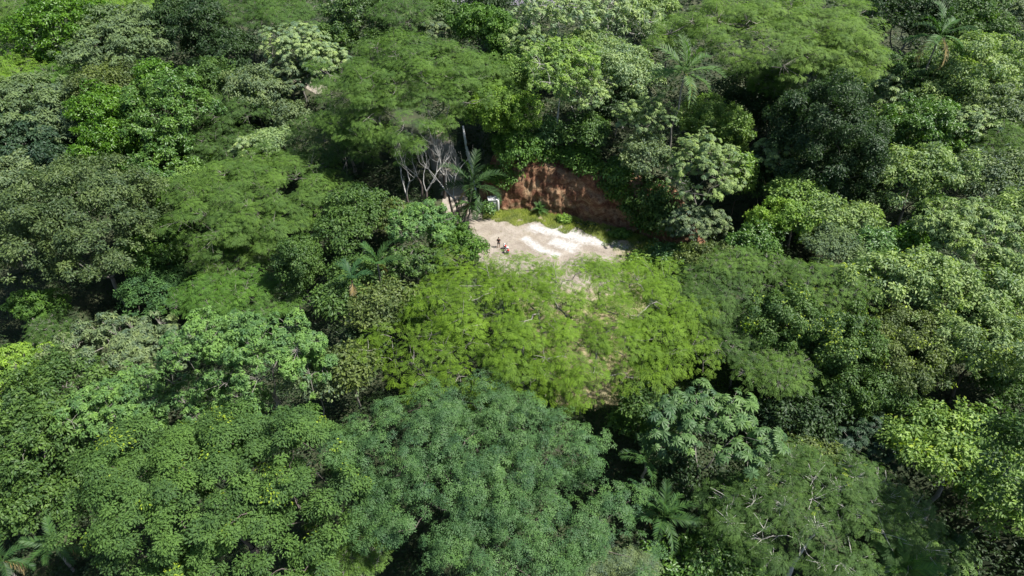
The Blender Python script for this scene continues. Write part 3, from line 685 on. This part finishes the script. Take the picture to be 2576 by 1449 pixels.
uv('helmet_shell', (0, 0, .12), .165, M_WP, hm, (1.1, .95, 1), 20); uv('visor', (.04, -.05, .12), .145, M_BP, hm, (1, 1, .5))
bg_ = empty('bag', (m0[0] - .86 * c, m0[1] - .86 * s, .62)); tag(bg_, 'red bag strapped behind the motorcycle seat', 'bag')
skin_mesh('bag_body', [(0, 0, .0), (0, 0, .20), (.02, 0, .34)], [(0, 1), (1, 2)], [(.17, .13), (.19, .15), (.12, .09)], M_RP, bg_); rod('strap', [(-.12, 0, .3), (0, -.02, .47), (.12, 0, .3)], .015, M_BP, bg_)

# ------------------------------------------------------------------ the forest, tree by tree: kind, colour, crown centre and half size, canopy height, label
GRP = {'fern': 'feathery umbrella trees of the forest', 'cec': 'trees with large hand shaped leaves', 'vine': 'vine covered trees of the forest', 'thin': 'open pale limbed trees'}
def T(K, col, cx, cy, rx, ry, H, label, **k):
    nm = {'fern': 'umbrella_tree', 'cec': 'parasol_leaf_tree', 'vine': 'vine_covered_tree', 'thin': 'open_crown_tree'}.get(K, 'broadleaf_tree')
    if k.pop('bush', False): return tree(K, col, cx, cy, rx, ry, H, label, name='bush', cat='bush', group='bushes on the forest edge', **k)
    return tree(K, col, cx, cy, rx, ry, H, label, name=nm, cat='tree', group=GRP.get(K, 'broadleaf trees of the forest'), **k)
# --- top edge and far left
T('fern', 'umb', 25, 70, 80, 60, 10, 'feathery grey green tree at the top left corner beside the vivid green crown')
T('fern', 'lime', 320, 15, 150, 32, 10, 'light yellow green canopy along the top edge left of centre')
T('small', 'dark', 90, 170, 70, 40, 6, 'dark low tree under the vivid crown near the top left corner')
T('lump', 'vivid', 170, 80, 115, 85, 11, 'large vivid green lumpy tree near the top left corner')
T('small', 'grey', 320, 105, 110, 80, 11, 'rounded grey green fine leaved tree right of the vivid top left tree')
T('broad', 'dark', 480, 60, 90, 75, 12, 'dark green tree at the top, right of the grey rounded crown')
T('fern', 'umbd', 610, 25, 90, 40, 12, 'flat topped feathery tree touching the top edge above the pale large leaved tree')
T('broad', 'dark', 560, 130, 70, 60, 8, 'dark tree below the flat feathery canopy near the top')
T('fern', 'mid', 720, 35, 90, 45, 12, 'mid green feathery tree at the top edge left of the leaning bare trunk')
T('lump', 'mid', 900, 40, 85, 60, 11, 'dark leafy tree at the top edge right of the leaning bare trunk')
T('broad', 'mid', 845, 100, 55, 45, 8, 'small round tree between the leaning trunk and the wide umbrella crown')
T('fern', 'mid', 1010, 30, 75, 40, 12, 'feathery tree at the top edge above the wide umbrella crown')
T('cec', 'grey', 1060, 75, 75, 42, 9, 'pale large leaved tree just behind the wide umbrella crown')
T('broad', 'mid', 960, 110, 60, 40, 8, 'rounded leafy tree behind the left shoulder of the wide umbrella crown')
T('vine', 'fresh', 1200, 60, 85, 48, 11, 'vine draped light green dome at the top right of the wide umbrella crown')
T('vine', 'fresh', 1265, 95, 45, 60, 10, 'narrow vine clad tree with a grey trunk left of the pale sparse trees', base=(1258, 150))
T('broad', 'mid', 1110, 35, 60, 40, 9, 'dark rounded tree between the vine dome and the top edge')
T('broad', 'dark', 1230, 5, 60, 25, 9, 'dark tree on the top edge beside the grey road')
T('thin', 'white', 1400, 40, 100, 55, 12, 'sparse pale tree with white branches at the top centre')
T('thin', 'white', 1560, 60, 110, 60, 12, 'wide pale sparse tree with a forked white trunk right of top centre', base=(1528, 150))
T('cec', 'pale', 1330, 110, 60, 50, 9, 'yellowish large leaved tree below the sparse pale tree at top centre')
T('broad', 'mid', 1340, 165, 70, 60, 6, 'dark green filler tree behind the yellowish crown with pale trunk')
T('broad', 'pale', 1480, 130, 90, 50, 7, 'pale green leafy tree between the two sparse white limbed trees')
T('broad', 'pale', 1640, 20, 60, 40, 10, 'pale leafy tree at the top edge left of the large right hand canopy')
T('broad', 'mid', 1680, 95, 60, 50, 8, 'mid green tree left of the large right hand feathery canopy')
# --- left block
T('fern', 'lime', 25, 185, 60, 42, 9, 'light lime feathery tree on the left edge near the top')
T('fern', 'fresh', 160, 205, 70, 48, 9, 'yellow green feathery crown below the vivid top left tree')
T('broad', 'olive', 265, 225, 75, 65, 9, 'olive green tree between lime feathery crown and vivid lumpy tree')
T('small', 'grey', 60, 275, 105, 75, 11, 'grey green small leaved tree on the left edge')
T('small', 'grey', 165, 330, 60, 60, 9, 'muted olive grey tree beside the left edge below the yellow green crown')
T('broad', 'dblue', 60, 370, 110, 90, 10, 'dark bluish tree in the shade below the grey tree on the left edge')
T('lump', 'vivid', 385, 190, 38, 38, 13, 'small pointed vivid green treetop above the vivid lumpy cluster')
T('lump', 'vivid', 250, 270, 58, 50, 13, 'upper left lobe of vivid glossy leaves, a small round tree')
T('lump', 'fresh', 430, 285, 105, 95, 11, 'large vivid glossy lumpy tree left of the feathery umbrella trees')
T('lump', 'vivid', 270, 365, 70, 70, 10, 'vivid glossy tree in front of the dark shaded gap at left')
T('lump', 'fresh', 160, 395, 45, 26, 8, 'small low vivid green tree at left beside the dark bluish crown')
T('lump', 'fresh', 420, 420, 95, 80, 7, 'lower vivid green tree in front of the dark gap left of centre')
T('lump', 'vivid', 440, 525, 40, 55, 5, 'small vivid tree squeezed between the brown dome and the pale column')
T('broad', 'grey', 640, 235, 70, 70, 9, 'pale green leafy tree left of the bamboo like dark gap')
T('broad', 'mid', 540, 210, 55, 60, 9, 'mid green tree behind the feathery dark tree at upper left')
T('fern', 'umbd', 590, 265, 90, 55, 9, 'dark feathery tree right of the vivid lumpy trees')
T('fern', 'umbd', 560, 350, 80, 60, 7, 'lower dark feathery tree behind the left umbrella crown')
T('cec', 'white', 745, 115, 75, 55, 12, 'whitish green large leaved tree at upper left centre')
T('cec', 'white', 820, 150, 60, 40, 11, 'pale whitish tree with hanging leaf clusters touching the umbrella crown')
T('cec', 'grey', 735, 195, 50, 50, 9, 'smaller whitish tree in front of the dark bamboo gap')
T('broad', 'grey', 720, 290, 60, 40, 6, 'grey green low tree between the two umbrella trees')
T('broad', 'grey', 30, 480, 70, 80, 10, 'greyish tree on the left edge above the dark gap')
T('small', 'white', 680, 350, 48, 32, 9, 'small whitish green dome above the left umbrella crown')
T('cec', 'white', 625, 375, 45, 32, 8, 'pale large leaved low tree tucked behind the left umbrella crown')
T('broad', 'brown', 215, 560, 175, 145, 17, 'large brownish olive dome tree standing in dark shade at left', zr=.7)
T('small', 'yel', 490, 500, 55, 75, 9, 'pale yellowish column shaped tree left of the left umbrella crown', zr=1.1)
# --- umbrella trees
T('fern', 'umb', 1065, 250, 262, 150, 13, 'widest umbrella shaped feathery tree above the clearing', dense=1.3, Ry=13, low=-.55, lr=2.2, cuts=[(1165, 395, 75, 1), (1090, 420, 50, 1), (1240, 335, 70, .95)])
T('fern', 'umbd', 870, 345, 140, 80, 8, 'feathery skirt tree left under the widest umbrella crown')
T('fern', 'umb', 640, 500, 205, 128, 12, 'large feathery umbrella tree left of the clearing', dense=1.15)
T('fern', 'umb', 590, 640, 120, 62, 9, 'low feathery tree in front of the left umbrella crown')
T('lump', 'fresh', 385, 620, 72, 72, 9, 'yellow green shrubby tree on the left flank of the umbrella crown')
T('fern', 'fresh', 585, 745, 158, 58, 9, 'flat layered feathery tree below the left umbrella crown', dense=1.2)
T('small', 'blue', 410, 720, 95, 62, 8, 'bluish green tree left of the flat layered feathery tree')
T('vine', 'mid', 752, 660, 55, 72, 9, 'tower of climbing vines left of the two lone palm fronds')
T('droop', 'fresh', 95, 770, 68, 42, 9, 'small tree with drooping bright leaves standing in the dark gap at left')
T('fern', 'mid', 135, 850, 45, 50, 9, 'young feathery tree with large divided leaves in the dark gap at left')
# --- inside left of clearing
T('broad', 'mid', 905, 520, 85, 60, 7, 'dark leafy tree left of the bare dead trunks')
T('broad', 'mid', 870, 580, 80, 60, 7, 'dense mid green tree left of the light crowned tree')
T('broad', 'olive', 1000, 545, 50, 45, 5, 'olive tree below the bare dead trunks')
T('tuft', 'pea', 1060, 560, 88, 62, 9, 'light green layered tree below the bare dead trunks', zr=.5)
T('droop', 'fresh', 1135, 600, 62, 48, 6, 'drooping leaved dark green tree left of the standing person')
T('broad', 'fresh', 1185, 625, 42, 30, 4, 'small dark bush beside the standing person')
T('tuft', 'mid', 1040, 665, 90, 50, 6, 'tree with light tips between light crowned tree and bright umbrella tree')
T('broad', 'mid', 900, 690, 75, 50, 6, 'leafy tree around the two lone palm fronds')
T('broad', 'mid', 850, 750, 60, 55, 8, 'leafy tree on the left of the dark hollow')
T('broad', 'olive', 960, 775, 75, 70, 8, 'yellowish leaved tree above the dark hollow')
T('droop', 'fresh', 1040, 790, 45, 42, 7, 'bright small tree touching the left of the bright umbrella tree')
T('broad', 'dark', 930, 860, 70, 50, 5, 'dark tree in the hollow left of the bright umbrella tree')
T('broad', 'olive', 880, 920, 70, 60, 8, 'olive tree below the dark hollow left of the bright umbrella tree')
# --- above the bank, centre
T('thin', 'yel', 1410, 165, 105, 72, 12, 'yellowish open tree with tall forked pale trunk above the red bank', base=(1400, 372), bark=M_PALE)
T('thin', 'pale', 1470, 225, 75, 55, 12, 'pale open tree on a slanting pale trunk above the red bank', base=(1432, 372), bark=M_PALE)
T('broad', 'white', 1570, 175, 85, 65, 10, 'pale leafy tree left of the tall palm', bark=M_PALE)
T('vine', 'yel', 1290, 190, 60, 50, 8, 'pale vine tangle behind the widest umbrella crown')
T('vine', 'lime', 1270, 280, 95, 62, 8, 'yellow green vine mound right of the widest umbrella crown')
T('broad', 'fresh', 1305, 370, 66, 60, 3.5, 'dark leafy tree at the left top of the red bank')
T('lump', 'pea', 1385, 335, 42, 40, 3, 'bright green bush between the two pale trunks above the red bank', bush=True)
T('broad', 'fresh', 1395, 392, 50, 22, 1.5, 'bright bush on the top edge of the red bank', bush=True)
T('broad', 'fresh', 1455, 395, 48, 34, 2, 'bright bush right of the pale trunks above the red bank', bush=True)
T('broad', 'mid', 1480, 330, 55, 48, 5, 'dark leafy tree right of the slanting pale trunk')
T('broad', 'dark', 1560, 270, 60, 60, 6, 'dark vine hung tree under the pale leafy crown')
T('cec', 'pale', 1630, 290, 82, 48, 9, 'light large leaved tree left of the yellowish vine tree')
T('broad', 'grey', 1625, 390, 62, 55, 7, 'bluish dark tree on the slope right of the bank')
T('lump', 'fresh', 1560, 430, 45, 40, 3, 'bright bush at the upper right of the red bank', bush=True)
T('broad', 'fresh', 1580, 490, 60, 36, 3, 'bright leafy bush hanging over the right of the bank', bush=True)
T('broad', 'fresh', 1315, 425, 34, 24, 1.2, 'small bush on the left slope of the red bank peak', bush=True)
T('broad', 'fresh', 1490, 428, 42, 28, 2, 'leafy bush on the right slope of the red bank peak', bush=True)
T('broad', 'fresh', 1268, 440, 48, 42, 4, 'leafy bush covering the left upper corner of the red bank', bush=True)
T('broad', 'mid', 1545, 455, 45, 30, 3, 'dark bush draped over the upper right slope of the bank', bush=True)
T('broad', 'mid', 1600, 520, 45, 38, 2.5, 'dark bush draped over the lower right slope of the bank', bush=True)
T('broad', 'mid', 1640, 500, 60, 55, 5, 'dark leafy tree right of the red bank')
T('broad', 'fresh', 1625, 560, 32, 34, 2, 'small green bush at the right foot of the bank', bush=True)
T('broad', 'mid', 1675, 545, 60, 50, 4, 'mid green bush beside the grey large leaved tree', bush=True)
T('cec', 'grey', 1755, 560, 85, 48, 7, 'grey green large leaved tree right of the clearing')
T('lump', 'pea', 1700, 640, 85, 36, 2, 'bright low bush on the right edge of the clearing', bush=True)
T('lump', 'lime', 1622, 655, 50, 25, 1.2, 'low weedy bush at the right end of the clearing', bush=True)
T('vine', 'yel', 1790, 300, 78, 52, 9, 'yellowish vine tree right below the tall palm', zr=.6)
T('vine', 'yel', 1850, 340, 42, 58, 9, 'yellow leaved vine column beside the dark hollow', zr=.8)
T('cec', 'pale', 1770, 420, 92, 90, 10, 'large leaved tree right of the red bank')
T('lump', 'lime', 1862, 445, 38, 58, 9, 'bright lime green column tree right of the large leaved tree')
T('cec', 'pale', 1975, 395, 82, 58, 10, 'large leaved tree with curving white branches below the big right canopy')
T('broad', 'mid', 1925, 470, 55, 50, 6, 'shaded tree beside the lime green column tree')
# --- big right top tree and neighbours
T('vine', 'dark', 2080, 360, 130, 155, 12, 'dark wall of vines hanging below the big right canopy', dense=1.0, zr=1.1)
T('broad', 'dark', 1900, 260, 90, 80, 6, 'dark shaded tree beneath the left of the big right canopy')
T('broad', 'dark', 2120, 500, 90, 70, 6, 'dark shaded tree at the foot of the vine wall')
T('fern', (.115, .185, .045), 1945, 95, 262, 110, 18, 'biggest light feathery canopy at the upper right', dense=1.1)
T('fern', (.125, .195, .045), 2090, 150, 105, 75, 17, 'right shoulder feathery tree of the big upper right canopy')
T('fern', 'umb', 1950, 195, 80, 45, 11, 'lower feathery clump hanging below the big right canopy')
T('broad', 'dark', 2290, 40, 110, 55, 12, 'dark tree at the top edge right of the big canopy')
T('broad', 'mid', 2420, 60, 90, 70, 10, 'shaded tree at the top right behind the palm with dry frond')
T('cec', 'grey', 2540, 40, 60, 50, 10, 'grey green large leaved tree at the top right corner')
T('broad', 'dark', 2520, 130, 70, 50, 8, 'dark tree below the top right corner')
T('broad', 'mid', 2200, 200, 45, 60, 5, 'dark tree behind the grey palm trunks')
T('broad', 'pale', 2480, 190, 120, 80, 11, 'pale leafy tree right of the palm with dry frond')
T('tuft', 'mid', 2290, 200, 75, 60, 9, 'mid green tree left below the palm with dry frond')
T('cec', 'white', 2230, 235, 50, 50, 8, 'pale large leaved tree beside the right edge of the vine wall')
T('broad', 'pale', 2380, 240, 80, 55, 9, 'pale yellowish dome in the upper right')
T('broad', 'grey', 2520, 290, 70, 60, 10, 'greyish tree on the right edge upper part')
T('lump', 'fresh', 2320, 330, 95, 72, 9, 'vivid green glossy tree right of the vine wall')
T('broad', 'pale', 2235, 330, 48, 60, 7, 'pale tree between the vine wall and the vivid glossy tree')
T('cec', 'white', 2445, 330, 55, 55, 9, 'whitish large leaved tree above the dark slit at right')
T('fern', 'umb', 2530, 370, 55, 48, 9, 'feathery small tree on the right edge upper middle')
T('broad', 'pale', 2310, 440, 120, 72, 10, 'broad pale green tree right of the black hollow')
T('broad', 'grey', 2500, 450, 90, 65, 9, 'grey green tree on the right edge beside the broad pale tree')
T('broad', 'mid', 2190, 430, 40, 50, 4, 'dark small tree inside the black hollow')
T('broad', 'yel', 2010, 490, 68, 52, 9, 'yellow green rounded tree left of the black hollow')
T('vine', 'lime', 1975, 555, 90, 48, 8, 'bright vine mound below the yellow green rounded tree', zr=.55)
T('broad', 'pale', 2120, 555, 110, 50, 8, 'pale sunlit tree below the black hollow')
T('small', 'grey', 2110, 620, 70, 50, 8, 'grey fine leaved tree in the right middle')
T('lump', 'pea', 2200, 620, 60, 45, 8, 'bright pea green tree right of the grey fine leaved tree')
T('lump', 'fresh', 1900, 610, 62, 52, 7, 'dark yellow green tree with vines at right of the clearing')
T('lump', 'vivid', 2290, 610, 45, 45, 8, 'vivid green small tree in the right middle')
T('broad', 'mid', 2370, 560, 60, 60, 7, 'shaded tree between pale trees in the right middle')
T('tuft', 'pale', 2440, 590, 110, 85, 10, 'pale sunlit tree in the right middle')
T('broad', 'pale', 2550, 560, 60, 70, 9, 'pale tree on the right edge in the middle')
T('vine', 'olive', 1790, 655, 90, 45, 5, 'tangled yellow olive vines right of the clearing', zr=.5)
T('fern', 'umb', 1890, 680, 130, 55, 9, 'feathery tree right of the vine tangle')
T('fern', 'umbd', 1795, 740, 110, 80, 9, 'grey green feathery tree right of the bright umbrella tree')
T('fern', 'umb', 2080, 720, 115, 60, 10, 'feathery vine flecked tree in the right middle', flecks=(50, (.21, .28, .035)))
T('broad', 'pale', 2280, 700, 135, 75, 10, 'broad pale tree with yellow rim in the right middle', flecks=(50, (.21, .28, .035)))
T('small', 'mid', 2190, 650, 60, 40, 8, 'mid green small tree above the broad pale tree with yellow rim')
T('broad', 'pale', 2430, 750, 120, 70, 10, 'long pale tree left of the small dark pit at right')
T('broad', 'pale', 2545, 720, 55, 65, 9, 'pale tree on the right edge beyond the small dark pit')
T('vine', 'mid', 1960, 800, 110, 75, 9, 'vine hung tree with yellow flecks right of the bright umbrella tree', flecks=(60, (.21, .28, .035)), zr=.6)
T('vine', 'mid', 2110, 850, 110, 85, 9, 'dark vine hung tree in the lower right middle', flecks=(45, (.21, .28, .035)), zr=.6)
T('fern', 'umbd', 1860, 850, 85, 65, 8, 'feathery tree touching the right end of the bright umbrella tree')
T('vine', 'olive', 2280, 880, 120, 90, 9, 'olive vine covered tree in the lower right middle', flecks=(70, (.21, .28, .035)), zr=.6)
T('vine', 'pale', 2470, 850, 130, 85, 10, 'pale vine covered tree with brown stems at right', flecks=(90, (.21, .28, .035)), zr=.55)
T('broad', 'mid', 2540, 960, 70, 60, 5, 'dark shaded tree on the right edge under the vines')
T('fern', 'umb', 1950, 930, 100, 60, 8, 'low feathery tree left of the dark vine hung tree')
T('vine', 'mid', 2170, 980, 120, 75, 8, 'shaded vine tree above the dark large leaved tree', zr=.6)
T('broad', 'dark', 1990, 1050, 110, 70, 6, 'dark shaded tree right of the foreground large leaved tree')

T('tuft', 'lime', 1418, 550, 18, 12, .5, 'small bright sprouting weed patch right of the spiky plant', bush=True, limbs=False)
T('lump', 'pea', 1230, 522, 15, 20, .8, 'small bright shrub in front of the white tank', bush=True, limbs=False)
T('tuft', 'fresh', 1560, 588, 26, 14, .6, 'low leafy weeds at the right foot of the bank', bush=True, limbs=False)
T('lump', 'fresh', 1600, 1055, 60, 45, 3, 'green shrub in the gap under the bright umbrella tree', bush=True)
# --- the bright umbrella tree
T('fern', 'bright', 1378, 815, 425, 212, 12, 'brightest yellow green umbrella tree spreading over the front of the clearing', base=(1387, 1002), dense=.95, off=(0, 4), rt=.30, lr=1.9, tb=M_DARKBARK, low=-.3, zr=.3,
  cuts=[(975, 640, 125, 1), (1200, 600, 62, 1), (1290, 612, 45, .8), (1360, 612, 45, .95), (1500, 612, 50, .8), (1410, 650, 35, .5), (1430, 700, 36, .5), (1425, 780, 30, .4), (1500, 820, 30, .5), (1540, 930, 36, .7), (1500, 985, 40, .8), (1620, 760, 40, .3)])
# --- lower right
T('cec', (.082, .150, .060), 1795, 1085, 160, 135, 11, 'foreground tree with the largest hand shaped leaves right of centre', L=.66, dense=.62, keep=.8, cuts=[(1760, 1150, 30, .9), (1850, 1190, 30, .8)])
T('broad', 'mid', 1610, 1000, 60, 55, 6, 'mid green tree under the right end of the bright umbrella tree')
T('lump', 'fresh', 1660, 1080, 50, 55, 5, 'bright leafy bush beside the foreground large leaved tree', bush=True)
T('vine', 'olive', 2010, 1150, 90, 50, 8, 'vine tangle with yellow and rusty leaves at lower right', flecks=(40, (.21, .28, .035)), zr=.5)
T('cec', 'dblue', 2180, 1120, 115, 70, 8, 'dark bluish large leaved tree at lower right')
T('broad', 'yel', 2430, 1120, 175, 85, 13, 'sunlit yellow green tree at lower right', flecks=(60, (.21, .28, .035)), dense=1.1)
T('broad', 'yel', 2520, 1240, 80, 90, 12, 'yellow green tree on the right edge in front of the dark ravine')
T('fern', 'umbd', 2060, 1300, 245, 150, 11, 'open feathery tree with long white branches at lower right', flecks=(22, (.21, .28, .035)), bark=M_PALE, dense=.95, rt=.2, low=-.3, cuts=[(2180, 1350, 30, .8), (2010, 1290, 28, .8)])
T('broad', 'mid', 2790, 1220, 210, 160, 24, 'unseen tall tree beyond the right border, added to shade the ravine')  # stands out of view, added to cast shade over the ravine
T('tuft', 'mid', 1830, 1290, 80, 70, 7, 'dark green tree left of the open white branched tree')
T('cec', 'mid', 2340, 1390, 110, 62, 8, 'large leaved tree at the bottom edge lower right')
T('lump', 'fresh', 1780, 1405, 130, 60, 7, 'yellow green bushy tree at the bottom edge right of centre')
T('broad', 'dark', 1700, 1200, 50, 60, 5, 'dark tree behind the foreground palms')
# --- lower left and foreground
T('tuft', 'lime', 40, 945, 80, 75, 9, 'yellow lime tree on the left edge lower half')
T('tuft', 'grey', 330, 865, 175, 72, 11, 'greyish green broad tree left of the pea green trees', zr=.5)
T('broad', 'mid', 150, 980, 110, 85, 9, 'dark mixed leaved tree near the left edge')
T('tuft', 'pea', 650, 890, 225, 112, 12, 'large pea green tree left of the bright umbrella tree', zr=.45, dense=1.0)
T('tuft', 'pea', 320, 1020, 140, 95, 11, 'pea green tree with bare inner branches at lower left', zr=.45)
T('tuft', 'pea', 560, 1010, 110, 62, 10, 'small pea green tree above the foreground feathery tree', zr=.45)
T('broad', 'mid', 70, 1110, 110, 95, 9, 'mid green tree at the left edge lower part')
T('broad', 'mid', 230, 1180, 80, 60, 5, 'dark tree beside the fallen branch at lower left')
T('broad', 'mid', 70, 1260, 90, 65, 6, 'dark tree above the bottom left palms')
T('broad', 'grey', 800, 960, 90, 50, 8, 'olive green tree between the pea green and bluish foreground trees')
T('small', (.072, .132, .040), 575, 1255, 360, 222, 14, 'large foreground tree with yellow flecks at the bottom left', cuts=[(690, 1130, 25, .9), (740, 1350, 40, .9), (420, 1190, 25, .8), (880, 1300, 40, .9)], flecks=(46, (.21, .28, .035)), dense=1.15)
T('pinn', 'blue', 1190, 1115, 345, 160, 13, 'upper bluish green foreground tree below the bright umbrella tree', cuts=[(1400, 975, 62, 1), (1530, 1000, 85, 1), (900, 1010, 50, .7), (1080, 1215, 30, .8)])
T('pinn', 'blue', 1260, 1320, 370, 165, 13, 'lower bluish green foreground tree at the bottom centre', cuts=[(1100, 1330, 40, .9), (1500, 1160, 50, .7), (1420, 1330, 35, .9), (1570, 1400, 60, .9), (1010, 1420, 60, .9)])
T('pinn', 'grey', 1550, 1440, 110, 45, 9, 'small bluish tree at the bottom edge right of centre')
T('fern', 'umb', 870, 1400, 90, 60, 9, 'feathery low tree at the bottom edge between the two foreground crowns')
# --- palms
palm(1722, 185, 98, 16, 'tall palm left of the big upper right canopy', n=13, seed=1, col=(.065, .125, .035))
palm(2365, 90, 75, 18, 'palm with a dry tan frond at the upper right', n=11, seed=2, dead=2)
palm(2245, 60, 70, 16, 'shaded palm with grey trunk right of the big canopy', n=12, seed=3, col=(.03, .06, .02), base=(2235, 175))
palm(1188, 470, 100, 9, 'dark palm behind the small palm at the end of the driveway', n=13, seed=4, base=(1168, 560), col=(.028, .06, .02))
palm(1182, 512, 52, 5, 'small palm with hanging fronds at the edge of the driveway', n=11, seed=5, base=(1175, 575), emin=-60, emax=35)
palm(950, 665, 75, 8, 'young palm with one upright frond left of the clearing', n=6, seed=6, emin=30, emax=85)
palm(885, 705, 65, 10, 'young palm with dark upright fronds left of the hollow', n=6, seed=7, emin=40, emax=80, col=(.035, .09, .035))
palm(1625, 1160, 75, 9, 'upright palm behind the right side of the bluish foreground tree', n=9, seed=8, emin=10, dead=0)
palm(1670, 1300, 92, 9, 'largest foreground palm right of the bluish tree', n=13, seed=9, dead=1)
palm(135, 1370, 62, 5, 'palm at the bottom left with a drying frond', n=11, seed=10, dead=1)
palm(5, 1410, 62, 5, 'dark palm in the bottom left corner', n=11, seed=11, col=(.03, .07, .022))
palm(2265, 1440, 90, 11, 'bright palm rising from the bottom edge at lower right', n=10, seed=12, emin=20, col=(.07, .15, .03), dead=0)
palm(1330 + 650, 1095, 55, 3, 'shaded yellowish palm behind the large leaved foreground tree', n=8, seed=13, col=(.06, .08, .025))
sp_ = palm(1357, 530, 26, .5, 'spiky green plant clump at the foot of the red bank', n=14, seed=15, emin=15, emax=85, col=(.07, .14, .04), dead=0, trunk_r=.08)
sp_.name = 'spiky_plant'; sp_['category'] = 'plant'; del sp_['group']
# --- bare trees beside the driveway
bare_tree((1035, 545), 150, 'leafless tree left of its neighbours with pale twisted limbs', 21, lean=-.3)
bare_tree((1085, 540), 165, 'leafless tree in the middle with crooked pale branches', 22, lean=0)
bare_tree((1160, 570), 190, 'leafless tree nearest the driveway with a dark forked trunk', 31, lean=-.05, r0=.28)
bare_tree((1118, 500), 190, 'tallest leafless tree reaching into the umbrella crown', 24, lean=-.1, r0=.3)
bare_tree((1060, 500), 150, 'slender leafless tree behind the others', 27, lean=.1, r0=.2)
bare_tree((1140, 540), 170, 'leafless tree standing just behind the palm at the driveway', 28, lean=.05, r0=.22)
bare_tree((866, 150), 190, 'leaning bare trunk at the top edge left of centre', 25, lean=-.35, depth=3, spread=.3, r0=.42)
